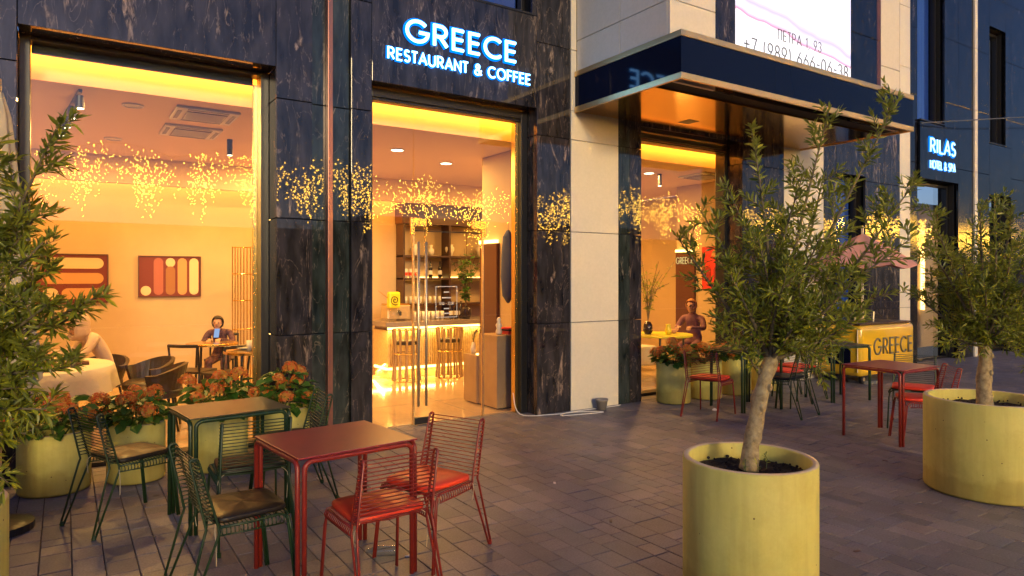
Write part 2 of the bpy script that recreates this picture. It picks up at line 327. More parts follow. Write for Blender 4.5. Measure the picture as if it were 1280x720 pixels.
# ------------------------------------------------------------------ stroke lettering
def A2(cx, cy_, rx, ry, a0, a1, n=12): return [(cx+rx*math.cos(R(a0+(a1-a0)*i/n)), cy_+ry*math.sin(R(a0+(a1-a0)*i/n))) for i in range(n+1)]
GL = {
 'G': (1.0, [A2(.5, .5, .47, .5, 42, 345, 20)+[(.96, .46), (.58, .46)]]), 'C': (.86, [A2(.5, .5, .47, .5, 48, 312, 18)]), 'O': (1.0, [A2(.5, .5, .47, .5, 90, 450, 24)]),
 'R': (.66, [[(.04, 0), (.04, 1), (.3, 1)]+A2(.32, .73, .26, .27, 90, -90, 8)+[(.04, .46)], [(.3, .46), (.62, 0)]]),
 'E': (.56, [[(.52, 1), (.04, 1), (.04, 0), (.52, 0)], [(.04, .52), (.48, .52)]]), 'F': (.54, [[(.52, 1), (.04, 1), (.04, 0)], [(.04, .52), (.46, .52)]]),
 'S': (.56, [A2(.28, .75, .22, .25, 30, 265, 9)+A2(.28, .26, .25, .26, 80, -150, 10)]),
 'T': (.54, [[(.0, 1), (.54, 1)], [(.27, 1), (.27, 0)]]), 'A': (.76, [[(0, 0), (.38, 1), (.76, 0)], [(.14, .33), (.62, .33)]]),
 'U': (.72, [[(.04, 1), (.04, .35)]+A2(.36, .34, .32, .34, 180, 360, 10)+[(.68, 1)]]), 'N': (.74, [[(.04, 0), (.04, 1), (.7, 0), (.7, 1)]]),
 '&': (.8, [[(.8, 0), (.2, .72)]+A2(.37, .8, .18, .2, 200, -20, 8)+[(.5, .62), (.12, .38)]+A2(.34, .25, .28, .25, 160, 320, 8)+[(.76, .45)]]),
 'I': (.1, [[(.05, 0), (.05, 1)]]), 'L': (.48, [[(.04, 1), (.04, 0), (.48, 0)]]), 'H': (.68, [[(.04, 0), (.04, 1)], [(.64, 0), (.64, 1)], [(.04, .52), (.64, .52)]]),
 'P': (.6, [[(.04, 0), (.04, 1), (.3, 1)]+A2(.32, .72, .26, .28, 90, -90, 8)+[(.04, .44)]]), 'p': (.66, [[(.04, 0), (.04, 1), (.62, 1), (.62, 0)]]),
 '0': (.6, [A2(.3, .5, .27, .5, 90, 450, 18)]), '1': (.3, [[(.02, .8), (.22, 1), (.22, 0)]]), '3': (.56, [A2(.28, .75, .24, .25, 160, -80, 10)+A2(.26, .25, .27, .26, 80, -160, 10)]),
 '6': (.6, [A2(.3, .3, .27, .3, 90, 450, 14), [(.06, .42), (.42, 1)]]), '7': (.56, [[(.02, 1), (.54, 1), (.18, 0)]]), '8': (.58, [A2(.29, .75, .22, .25, 90, 450, 12), A2(.29, .25, .27, .25, 90, 450, 12)]),
 '9': (.6, [A2(.3, .7, .27, .3, 90, 450, 14), [(.54, .58), (.18, 0)]]), '2': (.56, [A2(.28, .74, .24, .26, 170, -30, 9)+[(.02, 0), (.54, 0)]]),
 '+': (.6, [[(.3, .22), (.3, .78)], [(.02, .5), (.58, .5)]]), '(': (.24, [A2(.3, .5, .26, .62, 125, 235, 8)]), ')': (.24, [A2(-.06, .5, .26, .62, 55, -55, 8)]),
 '-': (.4, [[(.04, .45), (.36, .45)]]), '.': (.12, [[(.05, .0), (.06, .06)]]), ':': (.12, [[(.05, .12), (.06, .18)], [(.05, .6), (.06, .66)]]), ' ': (.35, []), ',': (.14, [[(.08, .06), (.02, -.12)]]),
}
def text_width(s, gap): return sum(GL[c][0] for c in s)+gap*(len(s)-1)
def letters(s, x0, x1, zf, h, place, r, m, parent, flat=1.0, gap=.22, n=6, name='letter'):
    """place(u, v, d) -> world point; u along the line, v up, d out of the wall. Each letter one mesh."""
    W = text_width(s, gap); k = (x1-x0)/W; x = x0; out = []
    for c in s:
        wd, strokes = GL[c]
        if strokes:
            bm = B()
            for st in strokes:
                pts = [place(x+px*k, zf+pz*h, 0) for px, pz in st]
                tube(bm, pts, r, n)
            if flat != 1:
                yc = sum(v.co.y for v in bm.verts)/len(bm.verts)
                for v in bm.verts: v.co.y = yc+(v.co.y-yc)*flat
            o = obj(name, bm, m, parent, smooth=n > 4); out.append(o)
        x += (wd+gap)*k
    return out

# ------------------------------------------------------------------ ground
YF = 6.7
bm = B(); box(bm, -60, 120, -12, 7.04, -.3, -.012); struct('pavement', bm, 'joint')
bm = B(); box(bm, -60, 120, -60, -12, -.3, -.13); struct('road', bm, 'asphalt')
bm = B(); box(bm, -60, 120, -12.25, -12.001, -.28, .02); struct('kerb', bm, 'white')
_sn, _cs = math.sin(R(33.3)), math.cos(R(33.3))
def proj(x, y, z=0):
    t = x*_sn+y*_cs; r = x*_cs-y*_sn
    if t < .3: return None
    return 640+853*r/t, 348-853*(z-1.65)/t, t
pav = []; pr = random.Random(3); x = -4.0
while x < 26:
    wdt = pr.choice((.12, .16, .16, .16, .22)); y = -1.0-pr.random()*.2
    while y < 7.02:
        ln = pr.choice((.12, .16, .2, .24, .3)); y1 = min(y+ln, 7.04)
        if wdt >= .22 and pr.random() < .35:
            pav.append((x, x+wdt/2, y, y1)); pav.append((x+wdt/2, x+wdt, y, y1))
        else: pav.append((x, x+wdt, y, y1))
        y = y1
    x += wdt
def paver_geo(x0, x1, y0, y1, z=0, tx=0, ty=0, j=.0024, c=.003, bot=-.03):
    a, b, d, e = x0+j, x1-j, y0+j, y1-j; mx, my = (a+b)/2, (d+e)/2
    def Z(px, py): return z+tx*(px-mx)+ty*(py-my)
    V = [(a, d, bot), (b, d, bot), (b, e, bot), (a, e, bot), (a, d, Z(a, d)-c), (b, d, Z(b, d)-c), (b, e, Z(b, e)-c), (a, e, Z(a, e)-c),
         (a+c, d+c, Z(a, d)), (b-c, d+c, Z(b, d)), (b-c, e-c, Z(b, e)), (a+c, e-c, Z(a, e))]
    F = [(0, 1, 5, 4), (1, 2, 6, 5), (2, 3, 7, 6), (3, 0, 4, 7), (4, 5, 9, 8), (5, 6, 10, 9), (6, 7, 11, 10), (7, 4, 8, 11), (8, 9, 10, 11)]
    return V, F
vis = []
for i, p in enumerate(pav):
    q = proj((p[0]+p[1])/2, (p[2]+p[3])/2)
    if q and -10 < q[0] < 1290 and q[1] < 728: vis.append((q[2], i))
vis.sort(); near = {i for _, i in vis[:300]}
walk = bpy.data.objects['pavement']
V, F, T = [], [], []; pcache = {}
for i, p in enumerate(pav):
    z, tx, ty = pr.uniform(-.0025, .0015), pr.uniform(-.007, .007), pr.uniform(-.007, .007)
    if i in near:
        key = (round(p[1]-p[0], 2), round(p[3]-p[2], 2))
        if key not in pcache:
            v, f = paver_geo(-key[0]/2, key[0]/2, -key[1]/2, key[1]/2)
            me = bpy.data.meshes.new('paver'); me.from_pydata(v, [], f); me.materials.append(M['paver']); pcache[key] = me
        inst('paver', pcache[key], walk, ((p[0]+p[1])/2, (p[2]+p[3])/2, z), (ty, -tx, 0))
    else:
        v, f = paver_geo(*p, z=z, tx=tx, ty=ty); k = len(V); V += v; F += [tuple(a+k for a in g) for g in f]; T += [pr.random()]*9
o = obj('paver_field', (V, [], F), 'paver2', walk); tag(o, kind='stuff')
at = o.data.attributes.new('tone', 'FLOAT', 'FACE'); at.data.foreach_set('value', T)

# ------------------------------------------------------------------ restaurant building
bld = thing('restaurant_building', 'restaurant facade clad in dark veined marble with tall glazed openings', 'building', (0, YF, 0))
hot = thing('hotel_building', 'dark marble hotel facade with narrow upper windows beyond the white stone pier', 'building', (13.48, YF, 0))
_slabs = {}
def slab(par, m, x0, x1, y0, y1, z0, z1, seams=(), name='stone_slab', g=.004):
    zs = [z0]+[s for s in seams if z0+.08 < s < z1-.08]+[z1]; px, py = par.location.x, par.location.y
    for a, b in zip(zs, zs[1:]):
        a2, b2 = a+(g if a > z0 else 0), b-(g if b < z1 else 0)
        k = (m, round(x1-x0, 3), round(y1-y0, 3), round(b2-a2, 3))
        if k not in _slabs: 
            bm = bx(-k[1]/2, k[1]/2, -k[2]/2, k[2]/2, -k[3]/2, k[3]/2, bev=.003); me = bpy.data.meshes.new(name); bm.to_mesh(me); bm.free(); me.materials.append(M[m]); _slabs[k] = me
        inst(name, _slabs[k], par, ((x0+x1)/2-px, (y0+y1)/2-py, (a2+b2)/2))
SE = (1.10, 2.23, 3.38, 4.5, 5.65, 6.8, 7.95)
TOP = 9.2; Y0, Y1 = YF, YF+.04
# piers either side of the openings, face by face
M['mb'] = MB; M['mg'] = MG; M['mr'] = MR
def face(x0, x1, m='mb', par=bld, z0=0, z1=TOP, y=Y0, seams=SE): slab(par, m, x0+.003, x1-.003, y, y+.04, z0, z1, seams)
face(-3.6, -1.95); face(-1.95, -.31)
face(1.70, 2.05); face(2.05, 2.20, 'mg', y=Y0+.05); face(2.245, 2.444, 'mg', y=Y0+.05); face(2.444, 2.667)
face(4.76, 5.16); face(5.16, 5.28, 'mb', y=Y0+.012)
face(5.28, 6.07, 'white', z1=3.74); face(5.28, 5.37, 'white', z0=3.745)
face(6.07, 6.27, 'mg', z1=3.74); face(6.27, 6.48, 'mb', z1=3.74)
face(8.56, 9.08, 'mb', z1=3.74); face(9.08, 9.58, 'mb', z1=3.74); face(9.58, 10.66, 'white'); face(10.66, 11.02); face(11.93, 12.55); face(12.55, 13.1); face(13.1, 13.48, 'white')
# stone over the openings
face(-.31, 1.70, z0=3.68, seams=(4.78, 6.8)); face(2.667, 4.76, z0=3.70, z1=4.80, seams=()); face(4.69, 4.76, z0=4.806); face(2.667, 2.95, z0=4.806, seams=(6.8,)); face(2.95, 4.69, z0=6.85, seams=())
face(11.02, 11.93, z0=3.46, z1=4.75, seams=()); face(11.02, 11.93, z0=7.1, seams=())
face(6.48, 8.56, z0=3.70, z1=3.74, seams=())
# reveals (sides of the piers running back to the glass)
def reveal(x0, x1, z0, z1, m='mb', y1=7.09, par=bld): slab(par, m, x0, x1, Y0+.042, y1, z0, z1, SE)
reveal(-.35, -.312, 0, 3.68); reveal(1.702, 1.742, 0, 3.68); reveal(2.627, 2.664, 0, 3.70); reveal(4.765, 4.80, 0, 3.70, y1=6.99)
reveal(6.44, 6.478, 0, 3.70); reveal(8.562, 8.602, 0, 3.70)
for x0, x1, z in ((-.31, 1.70, 3.68), (2.667, 4.76, 3.70), (6.48, 8.56, 3.70)): slab(bld, 'mb', x0, x1, Y0+.042, 7.09, z+.002, z+.04)
# dark body of the wall behind the slabs
bm = B()
for a in ((-3.6, -.352), (1.744, 2.625), (4.802, 6.438), (8.604, 11.0), (11.95, 13.48)): box(bm, a[0], a[1], YF+.092, YF+.39, 0, 3.76)
box(bm, -3.6, 2.94, YF+.0921, YF+.39, 3.77, TOP); box(bm, 2.94, 4.72, YF+.092, YF+.39, 3.77, 4.79); box(bm, 2.94, 4.72, YF+.092, YF+.39, 6.86, TOP)
box(bm, 4.72, 11.0, YF+.092, YF+.39, 3.77, TOP); box(bm, 11.0, 11.95, YF+.092, YF+.39, 3.5, 4.74); box(bm, 11.0, 11.95, YF+.092, YF+.39, 7.11, TOP); box(bm, 11.95, 13.48, YF+.092, YF+.39, 3.77, TOP)
for v in bm.verts: v.co.y -= YF
obj('wall_core', bm, 'core', bld)
bm = bx(2.196, 2.245, -.03, .09, 0, TOP, bev=.004); obj('copper_strip', bm, 'copper', bld)

def frame(par, x0, x1, z0, z1, y0, y1, t, m='black', name='window_frame', bottom=True, tt=None):
    tt = tt or t
    bm = B(); box(bm, x0, x0+t, y0, y1, z0, z1, bev=.004); box(bm, x1-t, x1, y0, y1, z0, z1, bev=.004); box(bm, x0+t, x1-t, y0+.002, y1, z1-tt, z1, bev=.004)
    if bottom: box(bm, x0+t, x1-t, y0+.002, y1, z0, z0+min(t, .04), bev=.003)
    px, py = par.location.x, par.location.y
    for v in bm.verts: v.co.x -= px; v.co.y -= py
    return obj(name, bm, m, par)
def pane(par, x0, x1, z0, z1, y, m='glass', name='glass_pane', root=None):
    root = root or par; px, py = root.location.x, root.location.y
    return obj(name, bx(x0-px, x1-px, y-py-.004, y-py+.004, z0, z1), m, par)
YG = 7.1
f1 = frame(bld, -.31, 1.70, 0, 3.678, 6.98, 7.16, .075, tt=.03); pane(f1, -.235, 1.625, .05, 3.648, YG, root=bld)
f2 = frame(bld, 2.667, 4.762, .0, 3.69, 6.91, 7.06, .09, bottom=False)
bm = B(); box(bm, 2.757, 4.67, .24, .36, 3.57, 3.60, bev=.004); obj('door_header', bm, 'black', bld)
obj('gold_jamb', bx(4.622, 4.668, .27, .35, .005, 3.565), 'gold', bld); obj('gold_jamb', bx(1.583, 1.622, .44, .47, .05, 3.59), 'gold', bld)
f3 = frame(bld, 6.48, 8.56, 0, 3.69, 6.98, 7.16, .06); pane(f3, 6.54, 8.50, .05, 3.57, YG, root=bld)
bm = B(); box(bm, 6.54, 8.5, .28, .455, 3.575, 3.62, bev=.004); obj('door_header', bm, 'black', bld)
obj('header_trim', bx(6.54, 8.5, .262, .279, 3.59, 3.605), 'copper', bld)
obj('roller_blind', bx(-.23, 1.58, .410, .450, 3.575, 3.647, bev=.008), 'blind', bld)
# glazed entrance: fixed pane, door leaf, fixed pane, transom
en = thing('glass_entrance', 'frameless glass door with brass patch fittings between two fixed glass panes', 'door', (2.67, 7.0, 0))
def ep(x0, x1, z0, z1, nm='glass_pane', par=en): return obj(nm, bx(x0-2.67, x1-2.67, -.005, .005, z0, z1), 'glass', par)
ep(2.74, 3.27, .01, 2.235); ep(4.18, 4.62, .01, 3.565); ep(2.74, 3.27, 2.245, 3.565); ep(3.28, 4.172, 2.245, 3.565)
leaf = ep(3.285, 4.165, .02, 2.23, 'door_leaf')
for x0, x1 in ((3.262, 3.284), (4.166, 4.188)): obj('edge_rail', bx(x0-2.67, x1-2.67, -.012, .012, .01, 2.3), 'brass', en)
obj('top_rail', bx(.62, 1.49, -.010, .010, 2.180, 2.19), 'black', leaf)
for x0, x1, z0, z1 in ((3.24, 3.43, 2.235, 2.33), (3.245, 3.285, 2.14, 2.234), (4.03, 4.22, 2.235, 2.33), (4.165, 4.22, 2.14, 2.234)): obj('hinge_patch', bx(x0-2.67, x1-2.67, -.02, .02, z0, z1, bev=.003), 'gold', en)
obj('bottom_patch', bx(.615, .80, -.02, .02, .01, .085, bev=.004), 'black', en)
for dx in (.64, .735):
    h = obj('handle', tube(B(), [(dx, -.06, .22), (dx, -.06, 2.06)], .016, 10), 'steel', leaf, smooth=True)
    for z in (.62, 1.0, 1.7): obj('standoff', tube(B(), [(dx, -.06, z), (dx, -.006, z)], .008, 8), 'brass', h)
fr = B(); X0, X1, Z0, Z1 = 3.55, 3.83, 1.20, 1.56
for a in ((X0, X1, Z0, Z0+.008), (X0, X1, Z1-.008, Z1), (X0, X0+.008, Z0+.008, Z1-.008), (X1-.008, X1, Z0+.008, Z1-.008)): box(fr, a[0]-2.67, a[1]-2.67, -.0065, -.0052, a[2], a[3])
hs = thing('opening_hours_sign', 'white outlined opening hours lettering on the glass door reading 8:00 - 23:00', 'sign', (2.67, 7.0, 0))
obj('sign_border', fr, 'sticker', hs)
pl = lambda u, v, d: (u-2.67, -.007-d, v)
letters('8:00 - 23:00', 3.60, 3.785, 1.345, .032, pl, .0028, 'sticker', hs, n=4)
for s, a, b_, z in (('PE', 3.655, 3.725, 1.485), ('PAOTA', 3.63, 3.75, 1.42), ('C 8', 3.655, 3.725, 1.295), ('HAC', 3.64, 3.74, 1.24)):
    bm = B(); box(bm, a-2.67, b_-2.67, -.0066, -.0055, z, z+.014); obj('print_line', bm, 'sticker', hs)

# upper window over the entrance, right upper windows
def upper_window(par, x0, x1, z0, z1, mcur, g='glass2', rooms=True):
    fw = frame(par, x0, x1, z0, z1, 6.86, 6.95, .05); pane(fw, x0+.05, x1-.05, z0+.04, z1-.05, 6.9, m=g, root=par)
    bm = B(); n = 26
    V = []; px, py = par.location.x, par.location.y
    for i in range(n+1):
        x = x0+.06+(x1-x0-.12)*i/n; y = 7.0+.03*math.sin(i*1.9)
        V.append((bm.verts.new((x-px, y-py, z0+.05)), bm.verts.new((x-px, y-py, z1-.06))))
    for a, b_ in zip(V, V[1:]): bm.faces.new((a[0], b_[0], b_[1], a[1]))
    obj('curtain', bm, mcur, fw, smooth=True)
    bm = bx(x0-px-.05, x1-px+.05, 7.1-py, 7.12-py, z0, z1); obj('back_panel', bm, 'core', fw)
    bm = bx(x0-px, x1-px, 6.69-py, 6.855-py, z0-.03, z0-.002, bev=.004); obj('sill', bm, 'black', fw)
upper_window(bld, 2.96, 4.69, 4.83, 6.84, 'curtain'); upper_window(bld, 11.03, 11.92, 4.79, 7.08, 'curtain')
upper_window(bld, 11.03, 11.92, .05, 3.45, 'curtain')

# bay above the canopy
bay = []
BX0, BX1, BY = 5.37, 10.02, 5.126
for x0, x1, m in ((BX0, 6.09, 'white'), (6.09, 6.43, 'mb'), (8.754, 9.42, 'mr'), (9.42, 9.52, 'brown'), (9.52, BX1, 'white')):
    slab(bld, m, x0+.002, x1-.002, BY, BY+.04, 3.75, TOP, (4.62, 5.75, 6.9) if m == 'white' else (4.95, 6.2))
for y0, y1 in ((BY+.042, 5.9), (5.906, 6.695)): slab(bld, 'white', BX0, BX0+.04, y0, y1, 3.75, TOP, (4.62, 5.75, 6.9)); slab(bld, 'white', BX1-.04, BX1, y0, y1, 3.75, TOP, (4.62, 5.75))
obj('bay_core', bx(BX0+.05, BX1-.05, BY+.05-YF, -.01, 3.76, TOP), 'core', bld)

# ------------------------------------------------------------------ entrance canopy
cn = thing('entrance_canopy', 'boxy canopy with dark blue glass fascia, brass edges and mirrored brass soffit', 'canopy', (BX0, YF, 3.72))
CX0, CX1, CY0 = 5.33, 10.02, 4.93; zb, zt = 3.72, 4.23
def cbox(nm, x0, x1, y0, y1, z0, z1, m, bev=0, par=cn): return obj(nm, bx(x0-BX0, x1-BX0, y0-YF, y1-YF, z0-3.72, z1-3.72, bev=bev), m, par)
for i, (a, b_) in enumerate(((CX0, 6.9), (6.9, 8.46), (8.46, CX1))):
    cbox('fascia_panel', a+.012 if i == 0 else a+.001, b_-.001, CY0+.012, CY0+.03, zb+.07, zt-.065, 'navy')
cbox('fascia_panel', CX0+.012, CX0+.03, CY0+.032, 6.695, zb+.07, zt-.065, 'navy'); cbox('fascia_panel', CX1-.03, CX1-.012, CY0+.032, 6.695, zb+.07, zt-.065, 'navy')
for z0, z1 in ((zb, zb+.068), (zt-.063, zt)):
    m = B(); 
    box(m, CX0-BX0, CX1-BX0, CY0-YF, CY0+.03-YF, z0-3.72, z1-3.72, bev=.004); box(m, CX0-BX0, CX0+.03-BX0, CY0+.0302-YF, -.004, z0-3.72, z1-3.72, bev=.004); box(m, CX1-.03-BX0, CX1-BX0, CY0+.0302-YF, -.004, z0-3.72, z1-3.72, bev=.004)
    obj('edge_trim', m, 'brass', cn)
cbox('canopy_body', CX0+.035, CX1-.035, CY0+.035, 6.69, zb+.11, zt-.01, 'core')
for i, (a, b_) in enumerate(((CX0+.031, 6.7), (6.703, 8.35), (8.353, CX1-.031))): cbox('soffit_panel', a, b_, CY0+.45, 6.69, zb+.015, zb+.03, 'soffit')
cbox('soffit_border', CX0+.031, CX1-.031, CY0+.031, CY0+.44, zb+.07, zb+.085, 'soffit'); cbox('soffit_step', CX0+.031, CX1-.031, CY0+.440, CY0+.449, zb+.016, zb+.085, 'soffit')
cbox('recess_light', 6.85, 7.05, 6.2, 6.4, zb+.0125, zb+.0145, 'black')

# ------------------------------------------------------------------ illuminated signs
def neon_sign(nm, label, rows, x0, loc):
    s = thing(nm, label, 'sign', loc)
    for txt, a, b_, z, h, r in rows:
        pf = lambda u, v, d: (u-loc[0], -(.030 if x0 < 5 else .018), v-loc[2]); pb = lambda u, v, d: (u-loc[0], -.010, v-loc[2])
        for (st, p, rr, m, n) in (('f', pf, r*.98, 'signw' if x0 < 5 else 'signw2', 8), ('b', pb, r*(2.3 if x0 < 5 else 2.4), 'signb', 6)):  # back tubes: blue glow around the letters, modelled as a wider emissive shape
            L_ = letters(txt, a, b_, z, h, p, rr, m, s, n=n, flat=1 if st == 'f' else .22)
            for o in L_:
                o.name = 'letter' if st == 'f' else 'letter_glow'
    return s
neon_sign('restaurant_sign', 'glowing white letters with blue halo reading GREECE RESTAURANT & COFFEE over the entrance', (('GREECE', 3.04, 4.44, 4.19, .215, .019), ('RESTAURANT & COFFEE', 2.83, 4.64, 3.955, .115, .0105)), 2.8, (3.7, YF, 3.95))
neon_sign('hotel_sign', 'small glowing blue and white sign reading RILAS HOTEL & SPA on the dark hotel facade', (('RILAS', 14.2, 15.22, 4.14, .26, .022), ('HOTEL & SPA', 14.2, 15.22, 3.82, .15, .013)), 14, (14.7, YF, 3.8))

# advertising screen in the bay
def screen_mat():
    m = bpy.data.materials.new('advert_screen'); m.use_nodes = True; t = m.node_tree; t.nodes.clear(); L = t.links.new; N = t.nodes.new
    o = N('ShaderNodeOutputMaterial'); e = N('ShaderNodeEmission'); L(e.outputs[0], o.inputs[0]); e.inputs[1].default_value = 1.35
    tc = N('ShaderNodeTexCoord'); sp = N('ShaderNodeSeparateXYZ'); L(tc.outputs['Object'], sp.inputs[0])
    n = N('ShaderNodeTexNoise'); n.inputs['Scale'].default_value = 1.4; n.inputs['Detail'].default_value = 2; L(tc.outputs['Object'], n.inputs['Vector'])
    a = N('ShaderNodeMath'); a.operation = 'MULTIPLY_ADD'; L(sp.outputs[0], a.inputs[0]); a.inputs[1].default_value = .12; L(sp.outputs[2], a.inputs[2])
    b = N('ShaderNodeMath'); b.operation = 'MULTIPLY_ADD'; L(n.outputs[0], b.inputs[0]); b.inputs[1].default_value = .22; L(a.outputs[0], b.inputs[2])
    r = N('ShaderNodeValToRGB'); L(b.outputs[0], r.inputs[0]); E_ = r.color_ramp.elements
    E_[0].position = .0; E_[0].color = (1, .97, 1, 1); E_[1].position = 1; E_[1].color = (.92, .84, 1, 1)
    for p, c in ((.60, (1, .96, 1, 1)), (.615, (.78, .30, .50, 1)), (.65, (.86, .76, .92, 1)), (.72, (.98, .92, 1, 1)), (.78, (.66, .56, .90, 1)), (.84, (.95, .82, .92, 1)), (.92, (1, .95, 1, 1))):
        x = E_.new(p); x.color = c
    L(r.outputs[0], e.inputs[0]); return m
M['screen'] = screen_mat()
ad = thing('advertising_screen', 'bright white and violet advertising screen with a phone number above the canopy', 'screen', (6.43, BY, 4.24))
obj('screen_face', bx(.004, 2.32, -.012, .03, 0, 2.9), 'screen', ad)
pl = lambda u, v, d: (u-6.43, -.014, v-4.24)
letters('pETPA 1, 93', 7.19, 8.08, 4.53, .125, pl, .006, 'grey', ad, n=4)
letters('+7 (989) 666-06-38', 6.56, 8.68, 4.285, .165, pl, .008, 'grey', ad, n=4)

# ------------------------------------------------------------------ hotel to the right
def hf(x0, x1, m='mr', z0=0, z1=TOP, y=Y0, seams=(1.3, 2.6, 3.9, 5.2, 6.5, 7.8)): slab(hot, m, x0+.003, x1-.003, y, y+.04, z0, z1, seams)
hf(13.48, 13.85, y=Y0+.05); hf(14.82, 15.40, z0=3.60); hf(15.40, 16.06); hf(16.06, 16.2, 'white', y=Y0-.03); hf(16.2, 16.82)
hf(13.85, 14.82, z0=3.60, z1=4.70, seams=()); hf(13.85, 14.82, z0=7.5); hf(16.82, 17.9, z0=3.48, z1=4.58, seams=()); hf(16.82, 17.62, z0=7.15); hf(17.62, 17.9, z0=4.586)
xx = 17.9
for i in range(7):
    hf(xx, xx+.9); hf(xx+.9, xx+1.7, z0=3.5, z1=4.6, seams=()); hf(xx+.9, xx+1.7, z0=7.1); upper_window(hot, xx+.91, xx+1.69, 4.63, 7.08, 'curtain2'); hf(xx+1.7, xx+2.3)
    xx += 2.3
upper_window(hot, 13.86, 14.81, 4.75, 7.45, 'curtain'); upper_window(hot, 16.83, 17.61, 4.62, 7.12, 'curtain2')
bm = B()
for a, b_, z0, z1 in ((13.48, 13.84, 0, TOP), (13.84, 14.83, 3.62, 4.69), (13.84, 14.83, 7.5, TOP), (14.83, 15.41, 3.62, TOP), (15.41, 16.81, 0, TOP), (16.81, 17.91, 3.5, 4.58), (16.81, 17.63, 7.16, TOP), (17.63, 17.91, 4.59, TOP)): box(bm, a-13.48, b_-13.48, .093, .4, z0, z1)
xx = 17.91
for i in range(7): box(bm, xx-13.48, xx+.88-13.48, .093, .4, 0, TOP); box(bm, xx+.88-13.48, xx+1.7-13.48, .093, .4, 3.52, 4.6); box(bm, xx+.88-13.48, xx+1.7-13.48, .093, .4, 7.12, TOP); box(bm, xx+1.7-13.48, xx+2.29-13.48, .093, .4, 0, TOP); xx += 2.3
obj('wall_core', bm, 'core', hot)
ho = [(13.86, 15.39, 3.57), (16.83, 17.89, 3.45)]+[(17.9+2.3*i+.91, 17.9+2.3*i+1.69, 3.47) for i in range(7)]
for i, (a, b_, z) in enumerate(ho):
    fw = frame(hot, a, b_, 0, z, 6.9, 7.0, .05); pane(fw, a+.05, b_-.05, .04, z-.05, 6.95, root=hot)
    obj('lobby_wall', bx(a-.3-13.48, b_+.5-13.48, 1.6, 1.65, 0, z), 'brown' if i % 2 == 0 else 'plaster', fw)
    obj('lobby_light', bx(a+.3-13.48, a+.34-13.48, 1.50, 1.58, .9, 2.3), 'ledw' if i == 1 else 'spotw', fw) if i in (1, 3, 5) else None
bm = B(); tube(bm, [(13.7, 6.6, 4.62), (17, 6.0, 5.05), (24, 5.0, 6.1)], .012, 6); tag(obj('overhead_cable', bm, 'grey'), 'thin blue cable slung across the hotel facade in front of the upper windows', 'cable')

# ------------------------------------------------------------------ interior shell
struct('interior_floor', bx(-4.5, 11.0, 7.062, 12.5, -.2, .004), mat('polished_floor', (.52, .38, .24), .10, noise=(.40, .29, .18), nscale=1.6, spec=.8))
tm = bpy.data.materials['polished_floor']
bm = B()
for i in range(11): box(bm, -4.2+1.2*i, -4.194+1.2*i, 7.2, 11.9, .0045, .0055)
for j in range(4): box(bm, -4.4, 10.9, 8.2+1.2*j, 8.206+1.2*j, .006, .0068)
tag(obj('tile_joint', bm, 'grey', bpy.data.objects['interior_floor']), kind='stuff')
struct('interior_ceiling', bx(-4.5, 11.0, 7.42, 12.5, 3.42, 3.52), 'ceil')
struct('ceiling_step', bx(-4.5, 9.92, 7.40, 7.418, 3.419, 3.76), 'ceil'); struct('ceiling_slot', bx(-4.5, 9.92, 7.165, 7.399, 3.73, 3.76), 'ceil')
struct('ceiling_bulkhead', bx(-4.5, 9.92, 11.35, 11.45, 3.03, 3.418), 'ceil')
struct('interior_back_wall', bx(-4.5, 11.0, 11.9, 12.0, .005, 3.419), 'plaster')
struct('interior_left_wall', bx(-4.5, -4.4, 7.17, 11.9, .005, 3.41), 'plaster')
struct('interior_middle_wall', bx(5.15, 6.3, 7.10, 8.64, .005, 3.415), 'plaster')
struct('interior_right_wall', bx(9.93, 10.05, 7.17, 9.3, .005, 3.415), 'plaster'); struct('interior_far_wall', bx(11.0, 11.1, 7.2, 11.9, .005, 3.415), 'plaster')
WARM = (1, .54, .13)
def lamp(name, kind, loc, e, col=WARM, size=.1, rot=None, sy=None):
    l = bpy.data.lights.new(name, kind); l.energy = e; l.color = col
    if kind == 'AREA': l.size = size; l.shape = 'RECTANGLE'; l.size_y = sy or size
    elif kind == 'POINT': l.shadow_soft_size = size
    o = bpy.data.objects.new(name, l); C.objects.link(o); o.location = loc
    if rot: o.rotation_euler = rot
    return o
IE = 2.25
lamp('cove_light', 'AREA', (2.7, 11.68, 3.36), 105*IE, (1, .42, .06), 14, (0, 0, 0), .12)
lamp('slot_light', 'AREA', (2.7, 7.22, 3.69), 55*IE, (1, .36, .03), 14, (R(100), 0, 0), .08)
k = 0
for x, y in ((.59, 7.95), (.52, 9.98), (3.83, 8.7), (-1.8, 9.2), (2.6, 10.4), (6.9, 9.6), (8.2, 8.3), (8.6, 10.4), (4.9, 9.3)):
    lab = ('round ceiling downlight nearest the left window glass', 'round ceiling downlight deeper in the dining room near the bulkhead', 'round ceiling downlight seen through the entrance transom', 'round ceiling downlight at the far left of the dining room', 'round ceiling downlight in front of the gold rod screen', 'round ceiling downlight beside the bar end', 'round ceiling downlight over the branch vase table', 'round ceiling downlight deep behind the right window', 'round ceiling downlight in front of the bar stools')[k]; k += 1
    t = thing('downlight', lab, 'ceiling light', (x, y, 3.42), group='round downlights in the restaurant ceiling')
    obj('trim_ring', lathe(B(), [(.10, 0), (.10, -.012), (.085, -.014), (.085, -.004)], 24, caps=False), 'paper', t)
    obj('diffuser', lathe(B(), [(.084, -.004), (.084, -.008)], 24), 'spotw' if k > 2 else 'paper', t)
    l = lamp('downlight_lamp', 'AREA', (x, y, 3.40), 34*IE, WARM, .16); l.data.shape = 'DISK'
tr = thing('track_light', 'black ceiling track with four spot heads behind the left window', 'track light', (.13, 7.55, 3.42), R(5.4))
obj('rail', bx(-.015, .015, 0, 1.9, -.03, 0), 'black', tr)
